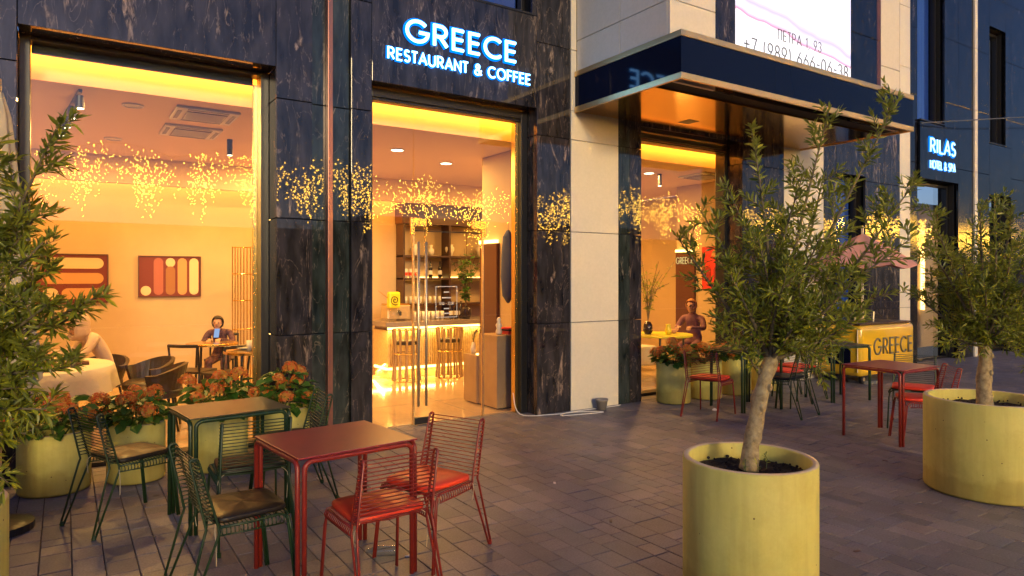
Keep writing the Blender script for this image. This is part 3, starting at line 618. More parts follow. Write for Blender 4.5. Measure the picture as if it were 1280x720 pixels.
for i in range(4):
    h = obj('spot_head', tube(B(), [(0, 0, -.05), (0, 0, -.17)], [.032, .042], 12), 'black', tr, loc=(0, .05+i*.52, 0)); obj('lens', lathe(B(), [(.034, -.171), (.034, -.174)], 12), 'spotw', h)
for i, (x, y, lab) in enumerate(((1.77, 9.25, 'small black cylinder spot hanging from the dining room ceiling'), (8.45, 8.3, 'black cylinder spot hanging behind the right window'))):
    t = thing('ceiling_spot', lab, 'ceiling light', (x, y, 3.42)); obj('body', tube(B(), [(0, 0, 0), (0, 0, -.2)], .035, 12), 'black', t); obj('lens', lathe(B(), [(.028, -.201), (.028, -.204)], 12), 'spotw', t)
for x, y, lab in ((1.27, 7.98, 'square ceiling air conditioner nearest the left window'), (1.27, 8.95, 'square ceiling air conditioner further into the dining room'), (9.2, 8.0, 'square ceiling air conditioner behind the right window')):
    t = thing('ceiling_air_conditioner', lab, 'air conditioner', (x, y, 3.42), group='ceiling air conditioning cassettes')
    obj('panel', bx(-.31, .31, -.31, .31, -.03, 0, bev=.01), 'paper', t)
    for a in range(4):
        bm = bx(-.2, .2, .245, .285, -.034, -.0305); o = obj('air_slot', bm, 'grey', t); o.rotation_euler = (0, 0, a*R(90))
    g = obj('grille', bx(-.2, .2, -.2, .2, -.036, -.031), 'brown', t)
    for i in range(9): obj('slat', bx(-.19, .19, -.19+i*.043, -.167+i*.043, -.042, -.037), 'paper', g)

# wall art
def stadium(x0, x1, z0, z1, n=8):
    w_, h_ = x1-x0, z1-z0
    if w_ > h_:
        r = h_/2; return [(x1-r+r*math.cos(R(a)), z0+r+r*math.sin(R(a))) for a in range(-90, 91, 15)]+[(x0+r+r*math.cos(R(a)), z0+r+r*math.sin(R(a))) for a in range(90, 271, 15)]
    r = w_/2; return [(x0+r+r*math.cos(R(a)), z1-r+r*math.sin(R(a))) for a in range(0, 181, 15)]+[(x0+r+r*math.cos(R(a)), z0+r+r*math.sin(R(a))) for a in range(180, 361, 15)]
def art(label, x0, x1, z0, z1, shapes):
    t = thing('framed_artwork', label, 'picture', (x0, 11.9, z0)); W, H = x1-x0, z1-z0
    obj('canvas', bx(.015, W-.015, -.03, -.002, .015, H-.015), 'artred', t)
    bm = B(); box(bm, 0, W, -.045, -.002, 0, .014); box(bm, 0, W, -.045, -.002, H-.014, H); box(bm, 0, .014, -.045, -.002, .0145, H-.0145); box(bm, W-.014, W, -.045, -.002, .0145, H-.0145); obj('frame', bm, 'brown', t)
    for a, b_, c, d, m in shapes: obj('painted_shape', poly(B(), stadium(a*W, b_*W, c*H, d*H), -.033, -.0305), m, t)
art('wide red artwork with horizontal cream pill shapes on the dining room wall', -.33, .56, 1.29, 2.01, ((.08, .93, .70, .92, 'artcream'), (.08, .93, .39, .61, 'artorange'), (.08, .30, .08, .30, 'artcream'), (.34, .93, .08, .30, 'artorange')))
art('dark red artwork with five upright pill shapes beside the gold rod screen', .95, 1.835, 1.36, 2.0, ((.04, .20, .04, .27, 'artcream'), (.24, .39, .05, .95, 'artrose'), (.43, .58, .05, .75, 'artbrown'), (.43, .58, .73, .95, 'artcream'), (.62, .77, .05, .95, 'artorange'), (.81, .96, .05, .95, 'artcream')))
t = thing('gold_rod_screen', 'gold room divider of slim upright rods beside the dark red artwork', 'room divider', (2.2, 11.3, 0))
for i in range(13): obj('rod', tube(B(), [(.045*i, .05*math.sin(i*.5), .02), (.045*i, .05*math.sin(i*.5), 2.14)], .008, 6), 'gold', t)
for z in (.1, .85, 1.3, 1.72, 2.14): obj('hoop', tube(B(), [(.045*i, .05*math.sin(i*.5), z) for i in range(13)], .009, 6), 'gold', t)
tag(obj('wall_light_strip', bx(2.90, 2.93, 11.86, 11.898, .6, 2.0), 'ledw'), 'upright glowing light strip on the wall behind the gold rod screen', 'light')

# doorway panels with light on top
for (nm, lab, x, y0, y1) in (('brown_wall_panel', 'tall brown wall panel with a glowing top edge right of the entrance', 5.148, 8.16, 8.62), ('brown_wall_panel', 'brown wall panel with gold GREECE letters behind the right window', 9.928, 8.82, 9.28)):
    t = thing(nm, lab, 'wall panel', (x, y0, 0)); L_ = y1-y0
    obj('panel', bx(-.05, 0, 0, L_, .01, 2.15), 'brown', t); obj('light_strip', bx(-.075, -.01, .01, L_-.01, 2.152, 2.20), 'ledw', t)
    if x > 9:
        letters('GREECE', .02, .44, 1.93, .12, lambda u, v, d: (-.058, L_-u, v), .007, 'signtext', t, n=5)
t = thing('red_poster', 'red poster with a plain pale emblem on the wall behind the right window', 'poster', (9.93, 7.96, 1.45))
obj('board', bx(-.03, -.002, 0, .69, 0, .78), 'poster', t); obj('emblem', poly(B(), [(.22, .60), (.22, .66)]+[(.345+.11*math.cos(R(a)), .66+.07*math.sin(R(a))) for a in range(180, -1, -20)]+[(.47, .60)], -.034, -.031, 'yz'), 'artorange', t)
for i in range(3): obj('figure_shape', poly(B(), stadium(.08+.2*i, .22+.2*i, .12, .42), -.034, -.031, 'yz'), 'posterdark', t)

# ------------------------------------------------------------------ bar
bar = thing('bar_counter', 'long bar counter with ribbed front and glowing strips under its top and at its foot', 'bar', (4.39, 10.35, 0))
LB = 4.0
obj('body', bx(0.0, LB, 0, .62, .20, .80), 'barfront', bar)
bm = B()
for i in range(100): box(bm, .004+i*.04, .034+i*.04, -.012, -.0005, .205, .78, bev=0)
tag(obj('front_rib', bm, 'barfront', bar), kind='stuff')
obj('counter_top', bx(-.06, LB, -.08, .68, .86, .94, bev=.006), 'marbletop', bar)
obj('shadow_gap', bx(.02, LB, .01, .6, .801, .859), 'brown', bar); obj('light_strip', bx(-.01, LB, -.045, -.005, .815, .85), 'ledw', bar)
obj('plinth', bx(.03, LB, .06, .6, .005, .199), 'barfront', bar); obj('floor_light_strip', bx(.03, LB, .030, .055, .15, .19), 'ledw', bar); obj('side_light_strip', bx(.004, .028, .06, .6, .15, .19), 'ledw', bar)
lamp('bar_glow', 'AREA', (5.6, 10.36, .17), 26, (1, .6, .14), 3.4, (R(-20), 0, 0), .03); lamp('bar_glow', 'AREA', (5.6, 10.31, .80), 26, (1, .6, .14), 3.4, (R(10), 0, 0), .03)
lamp('bar_glow', 'AREA', (4.38, 10.7, .17), 6, (1, .6, .14), .5, (R(0), R(20), R(90)), .03)
def stool(x, y, lab):
    t = thing('bar_stool', lab, 'stool', (x, y, 0), group='slatted bar stools along the bar')
    obj('seat', lathe(B(), [(.17, .60), (.19, .61), (.19, .65), (.16, .665)], 24), 'leather', t)
    for z, r_ in ((.03, .215), (.46, .20), (.84, .215)): obj('ring', tube(B(), [(r_*math.cos(R(a)), r_*math.sin(R(a)), z) for a in range(0, 360, 20)], .009, 6, closed=True), 'gold', t)
    for i in range(12):
        a = R(30*i+8); c, s = math.cos(a), math.sin(a)
        obj('slat', tube(B(), [(.215*c, .215*s, .03), (.19*c, .19*s, .46), (.215*c, .215*s, .84)], [.022, .012, .022], 6), 'wood', t)
stool(4.55, 9.98, 'slatted wooden bar stool at the left end of the bar'); stool(5.32, 9.98, 'second slatted bar stool beside the door handles'); stool(6.2, 9.98, 'slatted bar stool behind the reception desk')
# bar top objects
def lathed(nm, lab, cat, prof, m, loc, grp=None, n=20): return tag(obj(nm, lathe(B(), prof, n), m, smooth=True, loc=loc), lab, cat, grp)
t = thing('espresso_machine', 'steel espresso machine standing on the left end of the bar', 'coffee machine', (4.5, 10.62, .94)); obj('body', bx(0, .42, 0, .3, .02, .26, bev=.02), 'steel', t); obj('cup_rail', bx(.01, .41, .02, .28, .262, .285), 'gold', t); obj('group_head', tube(B(), [(.2, -.01, .16), (.2, -.06, .14), (.2, -.06, .09)], .025, 8), 'black', t)
lathed('glass_jar', 'clear glass jar under the yellow spiral box on the bar', 'jar', [(.07, 0), (.09, .04), (.09, .18), (.06, .21)], 'glass', (4.52, 10.42, .94))
t = thing('yellow_spiral_box', 'yellow box with a black spiral sitting on a glass jar at the bar', 'box', (4.52, 10.42, 1.16))
obj('box_body', bx(-.10, .10, -.06, .06, 0, .27, bev=.03), 'yel', t); obj('spiral', tube(B(), [((.008+.0105*i/3)*math.cos(i*.55), -.065, .135+(.008+.0105*i/3)*math.sin(i*.55)) for i in range(22)], .007, 5), 'black', t)
for i in range(4): obj('sprig', tube(B(), [(-.02, 0, .1), (-.12-.04*i, .02*i, .20+.03*i)], .006, 5), 'artorange', t)
for i in range(7): lathed('drinking_glass', 'clear drinking glass standing in the row on the bar top', 'glass', [(.03, 0), (.035, .14), (.033, .14), (.028, .01)], 'ceramic', (5.02+.09*i, 10.7, .94), 'glasses lined up on the bar', 12)
def bottle(loc, lab, grp, h=.30):
    t = tag(obj('wine_bottle', lathe(B(), [(.036, 0), (.038, .01), (.038, h*.6), (.014, h*.78), (.014, h)], 14), 'bottle', smooth=True, loc=loc), lab, 'bottle', grp); obj('label', lathe(B(), [(.0388, h*.2), (.0388, h*.45)], 14, caps=False), 'paper', t)
for i in range(4): bottle((5.75+.1*i, 10.72, .94), 'dark bottle standing on the bar counter beside the leafy vase', 'bottles on the bar')
# shelving behind the bar
sh = thing('wall_shelving', 'dark wooden wall shelving behind the bar with three lit shelves', 'shelves', (5.2, 11.88, 0))
for z in (1.18, 1.66, 2.08): obj('shelf', bx(0, 1.95, -.34, -.01, z-.035, z, bev=.004), 'darkwood', sh)
for x in (0, .95, 1.91): obj('upright', bx(x, x+.035, -.335, -.012, .9, 2.8), 'darkwood', sh)
obj('top_panel', bx(-.02, 2.0, -.36, -.008, 2.82, 3.06), 'darkwood', sh); obj('header_band', bx(-.02, 2.0, -.34, -.01, 2.66, 2.818), 'brown', sh)
for x in (.45, 1.35, 1.7, .2): obj('hanging_rod', tube(B(), [(x, -.3, 2.08), (x, -.3, 2.66)], .006, 5), 'gold', sh)
obj('shelf_light', bx(.05, 1.9, -.04, -.012, 1.662, 1.68), 'ledw', sh)
for i, (x, lab, k, prof) in enumerate(((.28, 'pale ceramic urn vase at the left of the top shelf', .9, 0), (.62, 'narrow necked pale vase on the top shelf', .8, 1), (1.02, 'round pale urn in the middle of the top shelf', .95, 0), (1.72, 'tall pale urn at the right of the top shelf', 1, 0))):
    P = [(.05, 0), (.055, .01), (.095, .13), (.09, .17), (.06, .20), (.075, .23)] if prof == 0 else [(.05, 0), (.08, .09), (.075, .14), (.03, .19), (.05, .25)]
    lathed('ceramic_vase', lab, 'vase', [(r_*k, z*k) for r_, z in P], 'ceramic', (5.2+x, 11.66, 2.082), 'ceramic vases on the top shelf')
for x in (.62, .82): bottle((5.2+x, 11.68, 1.662), 'dark wine bottle standing on the middle shelf', 'wine bottles on the middle shelf', .31)
for i in range(3):
    t = tag(obj('storage_jar', lathe(B(), [(.05, 0), (.05, .16), (.03, .17)], 14), 'ceramic', loc=(5.3+.12*i, 11.68, 1.662), smooth=True), 'pale storage jar with a red label on the middle shelf', 'jar', 'storage jars on the middle shelf'); obj('label', lathe(B(), [(.051, .04), (.051, .1)], 14, caps=False), 'redcush', t)
for i in range(8): lathed('stacked_glass', 'small clear glass on the lowest lit shelf', 'glass', [(.03, 0), (.03, .13)], 'ceramic', (5.32+.1*i, 11.7, 1.182), 'glasses on the lowest shelf', 10)
# reception desk
t = thing('reception_desk', 'pale oak reception desk with a lower side counter just inside the glass door', 'desk', (4.53, 7.24, 0))
obj('high_cabinet', bx(0, .62, .0, .45, .02, .93, bev=.004), 'wood', t); obj('low_cabinet', bx(-.03, .6, .455, .80, .02, .64, bev=.004), 'wood', t); obj('plinth', bx(.02, .6, .02, .78, .004, .019), 'black', t)
obj('desk_light', bx(-.0, .3, .50, .52, .645, .665), 'ledw', t)
lathed('sanitiser_bottle', 'white figurine shaped bottle standing on the oak reception desk', 'bottle', [(.03, 0), (.045, .03), (.03, .08), (.045, .12), (.02, .16), (.03, .19), (.01, .22)], 'ceramic', (4.66, 7.40, .932))
t = thing('red_menu_stack', 'pile of red menus lying on the reception desk', 'menus', (4.74, 7.30, .932))
for i in range(4): o = obj('menu', bx(0, .26, 0, .19, i*.022, i*.022+.018), 'poster' if i != 2 else 'blkcush', t); o.rotation_euler = (0, 0, .08*i-.1)
t = thing('hanging_garment', 'dark blue garment hanging beside the right jamb inside the entrance', 'garment', (4.93, 7.60, 1.32))
bm = B()
prof = [(0, 0), (.16, .1), (.20, .5), (.17, .9), (.10, 1.12), (.04, 1.18)]
for (a, z), (b_, z2) in zip(prof, prof[1:]): pass
lathe(bm, [(.02, 0), (.10, .1), (.135, .35), (.13, .65), (.09, .88), (.025, .97)], 20)
for v in bm.verts: v.co.x *= .55+.1*math.sin(v.co.z*9); v.co.y *= 1.0+.12*math.sin(math.atan2(v.co.y, v.co.x)*6)
obj('cloth', bm, 'garment', t, smooth=True); obj('hanger', tube(B(), [(0, 0, .96), (0, 0, 1.04), (0, .04, 1.07)], .006, 6), 'steel', t)

# ------------------------------------------------------------------ tables and seats inside
def round_table(nm, lab, x, y, r_, top, cloth=False, legs=4):
    t = thing(nm, lab, 'table', (x, y, 0))
    obj('table_top', lathe(B(), [(r_-.01, .715), (r_, .72), (r_, .745), (r_-.01, .75)], 36), top, t)
    for i in range(legs):
        a = R(45+360/legs*i); obj('leg', tube(B(), [(.7*r_*math.cos(a), .7*r_*math.sin(a), .715), (.8*r_*math.cos(a), .8*r_*math.sin(a), .005)], .016, 8), 'black', t)
    return t
round_table('dining_table', 'large round dining table under the cream cloth behind the left window', -.42, 8.45, .86, 'wood')
bm = B(); rings = []; n = 72
for r_, z in ((0.001, .756), (.5, .756), (.86, .756), (.875, .745), (.89, .66), (.90, .50)):
    rings.append([bm.verts.new(((r_+(.025*math.sin(i*.7)+.015*math.sin(i*1.9) if z < .7 else 0)*(.756-z)*5)*math.cos(2*math.pi*i/n), (r_+(.025*math.sin(i*.7) if z < .7 else 0)*(.756-z)*5)*math.sin(2*math.pi*i/n), z)) for i in range(n)])
for a, b_ in zip(rings, rings[1:]):
    for i in range(n): bm.faces.new((a[i], b_[i], b_[(i+1) % n], a[(i+1) % n]))
tag(obj('tablecloth', bm, 'cloth', smooth=True, loc=(-.42, 8.45, 0)), 'cream cloth draped over the large round dining table', 'tablecloth')
for x, y, lab in ((-.15, 7.95, 'white plate near the cloth edge closest to the window'), (.1, 8.5, 'white plate in front of the hooded diner'), (-.6, 8.2, 'white plate on the left side of the cloth')):
    lathed('plate', lab, 'plate', [(.06, 0), (.12, .015), (.125, .018), (.06, .006)], 'paper', (x, y, .758), 'plates on the cream cloth', 24)
tag(obj('cardboard_box', bx(0, .22, 0, .16, 0, .07, bev=.004), 'artorange', loc=(-.28, 8.12, .758)), 'open orange cardboard box lying on the cream cloth', 'box'); tag(obj('menu_book', bx(0, .24, 0, .17, 0, .03), 'brown', loc=(-.02, 8.28, .758)), 'brown menu book lying on the cream cloth', 'menu')
lathed('drinking_cup', 'orange cup in front of the hooded diner', 'cup', [(.03, 0), (.04, .09), (.035, .09)], 'artorange', (-.35, 8.75, .758))
round_table('cafe_table', 'small round table where the dark haired woman sits', 1.74, 10.30, .34, 'gold'); round_table('cafe_table', 'small round table with glasses nearest the gold screen', 2.0, 8.95, .36, 'gold')
for i, (x, y) in enumerate(((1.92, 8.85), (2.05, 9.0), (2.14, 8.85))): lathed('table_glass', 'clear amber glass on the small round table by the gold screen', 'glass', [(.03, 0), (.034, .13)], 'yel' if i == 1 else 'ceramic', (x, y, .752), 'glasses on the small table', 12)
lathed('serving_bowl', 'wide pale bowl on the small table by the gold screen', 'bowl', [(.06, 0), (.15, .03), (.145, .03)], 'ceramic', (1.93, 9.08, .752), None, 20)
def armchair(x, y, rz, lab):
    t = thing('dining_armchair', lab, 'armchair', (x, y, 0), rz, 'dark leather armchairs in the dining room')
    bm = B(); n = 20; V = []
    for i in range(n+1):
        a = R(180+(-20)+(220)*i/n); c, s = math.cos(a), math.sin(a); hi = .62+.10*max(0, -s)
        V.append([bm.verts.new((c*r_, s*r_*.95, z)) for r_, z in ((.24, .42), (.32, hi), (.28, hi+.005), (.21, .44))])
    for a, b_ in zip(V, V[1:]):
        for j in range(4): bm.faces.new((a[j], b_[j], b_[(j+1) % 4], a[(j+1) % 4]))
    bm.faces.new(V[0]); bm.faces.new(list(reversed(V[-1]))); obj('backrest', bm, 'leather', t)
    obj('seat', lathe(B(), [(.22, .36), (.25, .38), (.25, .44), (.20, .47)], 24), 'leather', t, smooth=True)
    for sx in (-1, 1):
        for sy in (-1, 1): obj('leg', tube(B(), [(.15*sx, .15*sy, .37), (.21*sx, .21*sy, .005)], .013, 8), 'black', t)
armchair(.86, 8.35, R(80), 'dark leather armchair nearest the window beside the cream clothed table'); armchair(.80, 8.98, R(110), 'dark leather armchair behind the first one at the clothed table'); armchair(.35, 9.45, R(150), 'dark leather armchair the hooded diner sits in')
armchair(2.2, 8.25, R(0), 'brown leather armchair at the small table by the right edge of the left window')
def wood_chair(x, y, rz, lab):
    t = thing('wooden_chair', lab, 'chair', (x, y, 0), rz)
    obj('seat', bx(-.21, .21, -.2, .2, .43, .46, bev=.01), 'leather', t)
    for sx in (-1, 1): obj('leg', tube(B(), [(.19*sx, .18, .43), (.2*sx, .2, .005)], .014, 8), 'black', t); obj('rear_leg', tube(B(), [(.2*sx, -.24, .005), (.19*sx, -.19, .43), (.2*sx, -.24, .80)], .014, 8), 'black', t)
    obj('back_rail', tube(B(), [(-.2, -.24, .79), (0, -.29, .79), (.2, -.24, .79)], .022, 8), 'black', t)
wood_chair(1.42, 9.72, R(-40), 'dark wooden chair on the window side of the woman\'s table'); wood_chair(1.72, 9.30, R(30), 'second dark wooden chair between the two small tables'); wood_chair(1.99, 11.02, R(160), 'dark wooden chair the woman sits on')
round_table('window_table', 'round table with yellow edge just behind the right window', 8.1, 7.95, .52, 'yel')
lathed('branch_vase', 'dark vase holding leafy olive branches on the right window table', 'vase', [(.05, 0), (.08, .05), (.07, .15), (.04, .2)], 'bottle', (7.88, 8.0, .752))
lathed('orange_bowl', 'orange bowl on the right window table', 'bowl', [(.04, 0), (.09, .06), (.085, .06)], 'artorange', (8.35, 7.9, .752)); lathed('yellow_jug', 'yellow jug on the right window table', 'jug', [(.04, 0), (.06, .06), (.035, .13), (.04, .16)], 'yel', (8.15, 7.82, .752))
t = thing('window_bench', 'cream cushioned bench deep behind the right window', 'bench', (7.55, 8.75, 0)); obj('seat', bx(0, 1.3, 0, .5, .1, .45, bev=.04), 'cloth', t); obj('backrest', bx(0, 1.3, .505, .62, .1, .85, bev=.04), 'cloth', t)

# ------------------------------------------------------------------ people
def skin_mesh(name, V, E_, m, parent, sub=2, loc=None):
    me = bpy.data.meshes.new(name); me.from_pydata([v[:3] for v in V], E_, []); o = bpy.data.objects.new(name, me); C.objects.link(o)
    sk = o.modifiers.new('s', 'SKIN'); sk.branch_smoothing = .6; ss = o.modifiers.new('u', 'SUBSURF'); ss.levels = sub; ss.render_levels = sub
    for i, v in enumerate(V):
        d = me.skin_vertices[0].data[i]; d.radius = (v[3], v[4] if len(v) > 4 else v[3]); d.use_root = (i == 0)
    dg = bpy.context.evaluated_depsgraph_get(); m2 = bpy.data.meshes.new_from_object(o.evaluated_get(dg)); C.objects.unlink(o); bpy.data.objects.remove(o)
    m2.name = name; m2.materials.clear(); m2.materials.append(M[m]); m2.polygons.foreach_set('use_smooth', [True]*len(m2.polygons))
    q = bpy.data.objects.new(name, m2); C.objects.link(q); q.parent = parent
    if loc: q.location = loc
    return q
def person(label, loc, rz, lean, look, top, hairm, hood=False, handz=.82, spread=.17):
    """seated person; +Y is forward, seat at z=.46"""
    t = thing('person', label, 'person', loc, rz)
    sp = [(0, -.02, .52), (0, lean*.25, .68), (0, lean*.6, .86), (0, lean, 1.00)]
    head = Vector((0, lean+look*.10+.03, 1.20-look*.07))
    V = [(0, -.02, .52, .15, .13), (0, lean*.3, .70, .135, .10), (0, lean*.65, .86, .155, .105), (0, lean, .99, .10, .08), (head.x, head.y-.03, head.z-.115, .052), ]
    E_ = [(0, 1), (1, 2), (2, 3), (3, 4)]
    for s in (-1, 1):
        k = len(V)
        V += [(.17*s, lean*.95, .965, .062), (.24*s, lean+.10, .80, .046), (spread*s, lean+.30, handz, .034), (.6*spread*s, lean+.36, handz+.02, .027)]
        E_ += [(3, k), (k, k+1), (k+1, k+2), (k+2, k+3)]
        k2 = len(V)
        V += [(.10*s, .10, .52, .092), (.12*s, .45, .50, .068), (.12*s, .46, .26, .048), (.12*s, .44, .06, .036), (.12*s, .56, .035, .036)]
        E_ += [(0, k2), (k2, k2+1), (k2+1, k2+2), (k2+2, k2+3), (k2+3, k2+4)]
    obj_ = skin_mesh('body', V, E_, top, t)
    # head with face, neck
    hv = [(head.x, head.y-.02, head.z-.13, .045), (head.x, head.y-.01, head.z-.05, .062, .07), (head.x, head.y, head.z+.03, .082, .092), (head.x, head.y-.01, head.z+.09, .055, .06)]
    hd = skin_mesh('head', hv, [(0, 1), (1, 2), (2, 3)], 'skin', t)
    obj('nose', tube(B(), [(head.x, head.y+.075, head.z+.035), (head.x, head.y+.105, head.z-.005), (head.x, head.y+.08, head.z-.012)], [.008, .013, .009], 6), 'skin', t, smooth=True)
    obj('mouth', tube(B(), [(-.022, head.y+.078, head.z-.04), (0, head.y+.088, head.z-.042), (.022, head.y+.078, head.z-.04)], .005, 5), 'artrose', t)
    for s in (-1, 1):
        obj('eye', lathe(B(), [(.002, -.01), (.009, 0), (.002, .01)], 8, c=(s*.031, head.y+.082, head.z+.018)), 'hair', t); obj('ear', lathe(B(), [(.004, -.028), (.014, 0), (.004, .028)], 8, c=(s*.083, head.y-.005, head.z+.005)), 'skin', t)
        # hand: palm, four fingers, thumb
        px, py, pz = .6*spread*s, lean+.36, handz+.02
        HV = [(px, py, pz, .028, .016), (px-.004*s, py+.045, pz-.004, .034, .014), (px-.006*s, py+.075, pz-.008, .034, .012)]; HE = [(0, 1), (1, 2)]
        for f in range(4):
            k = len(HV); ox = (f-1.5)*.019; ln = (.052, .064, .060, .045)[f]
            HV += [(px+ox, py+.095, pz-.014, .0088), (px+ox*1.05, py+.095+ln*.5, pz-.028, .0082), (px+ox*.95, py+.095+ln*.75, pz-.052, .0072)]; HE += [(2, k), (k, k+1), (k+1, k+2)]
        k = len(HV); HV += [(px-.036*s, py+.035, pz, .011), (px-.050*s, py+.07, pz-.010, .0095)]; HE += [(0, k), (k, k+1)]
        skin_mesh('hand', HV, HE, 'skin', t, 1)
    bm = B(); bmesh.ops.create_uvsphere(bm, u_segments=20, v_segments=14, radius=1)
    for v in list(bm.verts):
        n_ = v.co.copy(); k = 1.32 if hood else 1.03
        v.co = Vector((n_.x*.094*k, n_.y*.108*k, n_.z*.112*k))
    kill = [v for v in bm.verts if v.co.y > (.075 if hood else .06) and v.co.z < (.055 if not hood else .10)]; bmesh.ops.delete(bm, geom=kill, context='VERTS')
    if hood:
        for v in bm.verts:
            if v.co.z < -.04: v.co.z -= .06; v.co.x *= 1.25; v.co.y *= 1.2
    for v in bm.verts: v.co += Vector((head.x, head.y-.014, head.z+.022)); 
    o = obj('hood' if hood else 'hair', bm, 'hoodie' if hood else hairm, t, smooth=True); md = o.modifiers.new('t', 'SOLIDIFY'); md.thickness = .012
    return t
person('person in a beige hooded top bent over the cream clothed table', (.52, 9.35, 0), R(102), .28, 1.15, 'hoodie', 'hair', hood=True, handz=.80)
w_ = person('person with dark tied hair and patterned dark top looking at a phone', (2.00, 11.0, 0), R(158), .22, 1.1, 'shirt', 'hair', handz=.86, spread=.12)
w_.scale = (.88, .88, .88)
obj('hair_bun', lathe(B(), [(.005, -.03), (.032, -.012), (.036, .008), (.005, .034)], 12, c=(0, .22, 1.21)), 'hair', w_, smooth=True)
tag(obj('phone', bx(-.035, .035, -.004, .004, 0, .14, bev=.003), 'signb', loc=(1.83, 10.53, .80)), 'glowing phone held by the dark haired woman', 'phone'); bpy.data.objects['phone'].rotation_euler = (R(30), 0, R(158)); bpy.data.objects['phone'].data.materials[0] = emis('phone_glow', (.4, .6, 1), .8)
person('person with ginger hair in a mauve top seated behind the right window table', (9.15, 8.15, 0), R(112), .12, .4, 'pink', 'hair2')
t = thing('counter_seat', 'dark chair under the ginger haired person', 'chair', (9.15, 8.15, 0)); obj('seat', bx(-.2, .2, -.2, .2, .40, .44, bev=.01), 'leather', t)
for sx in (-1, 1):
    for sy in (-1, 1): obj('leg', tube(B(), [(.17*sx, .17*sy, .4), (.19*sx, .19*sy, .005)], .013, 6), 'black', t)

# ------------------------------------------------------------------ planters, trees, flowers
CAMU = Vector((math.cos(R(33.3)), -math.sin(R(33.3)), 0)); CAMN = Vector((math.sin(R(33.3)), math.cos(R(33.3)), 0)); EYE = Vector((0, 0, 1.65))
def planter(label, x, y, r_, h, grp=None, wall=.035):
    t = thing('planter', label, 'planter', (x, y, 0), 0, grp)
    bm = lathe(B(), [(r_-.03, .004), (r_-.008, .006), (r_, .022), (r_, h-.008), (r_-.004, h), (r_-wall+.004, h), (r_-wall, h-.008), (r_-wall, h-.16)], 64, caps=False)
    for v in bm.verts:
        a = math.atan2(v.co.y, v.co.x); k = 1+.0035*math.sin(3*a+x*5)+.002*math.sin(7*a); v.co.x *= k; v.co.y *= k
    obj('pot', bm, 'planter', t, smooth=True)
    obj('rim', lathe(B(), [(r_-.0035, h-.003), (r_-.006, h+.0025), (r_-wall+.006, h+.0025), (r_-wall+.0035, h-.003)], 64, caps=False), 'rim', t, smooth=True)
    bm = B(); n = 14; rr = random.Random(int(x*100)); rings = []; rad = r_-wall+.002
    for i in range(n): rings.append([bm.verts.new((rad*(i+.05)/(n-1+.05)*math.cos(2*math.pi*j/40), rad*(i+.05)/(n-1+.05)*math.sin(2*math.pi*j/40), h-.075+rr.uniform(-.012, .012)-.012*(i/n))) for j in range(40)])
    for a, b_ in zip(rings, rings[1:]):
        for j in range(40): bm.faces.new((a[j], a[(j+1) % 40], b_[(j+1) % 40], b_[j]))
    obj('soil', bm, 'soil', t)
    bm = B()
    for i in range(90):
        a = rr.uniform(0, 6.28); q = rad*.95*math.sqrt(rr.random()); s = rr.uniform(.004, .011)
        r0 = bmesh.ops.create_icosphere(bm, subdivisions=1, radius=s); bmesh.ops.translate(bm, verts=r0['verts'], vec=(q*math.cos(a), q*math.sin(a), h-.072+rr.uniform(0, .012)))
    tag(obj('soil_lump', bm, 'soil', t), kind='stuff')
    return t
def leaf_geo(L_, W_, fold=.25, droop=.12):
    V = [(0, 0, 0), (-W_*.42, L_*.28, W_*fold), (0, L_*.3, 0), (W_*.42, L_*.28, W_*fold), (-W_*.45, L_*.64, W_*fold-L_*droop*.5), (0, L_*.66, -L_*droop*.5), (W_*.45, L_*.64, W_*fold-L_*droop*.5), (0, L_, -L_*droop)]
    F = [(0, 2, 1), (0, 3, 2), (1, 2, 5, 4), (2, 3, 6, 5), (4, 5, 7), (5, 6, 7)]
    return V, F
_lg = leaf_geo(1, .235); _lm = bpy.data.meshes.new('leaf'); _lm.from_pydata(_lg[0], [], _lg[1]); _lm.materials.append(M['olive'])
def frame_for(d, up, roll):
    d = d.normalized(); x = d.cross(up); x = x.normalized() if x.length > 1e-4 else d.orthogonal().normalized(); z = x.cross(d)
    m = Matrix((x, d, z)).transposed(); return m @ Matrix.Rotation(roll, 3, 'Y')
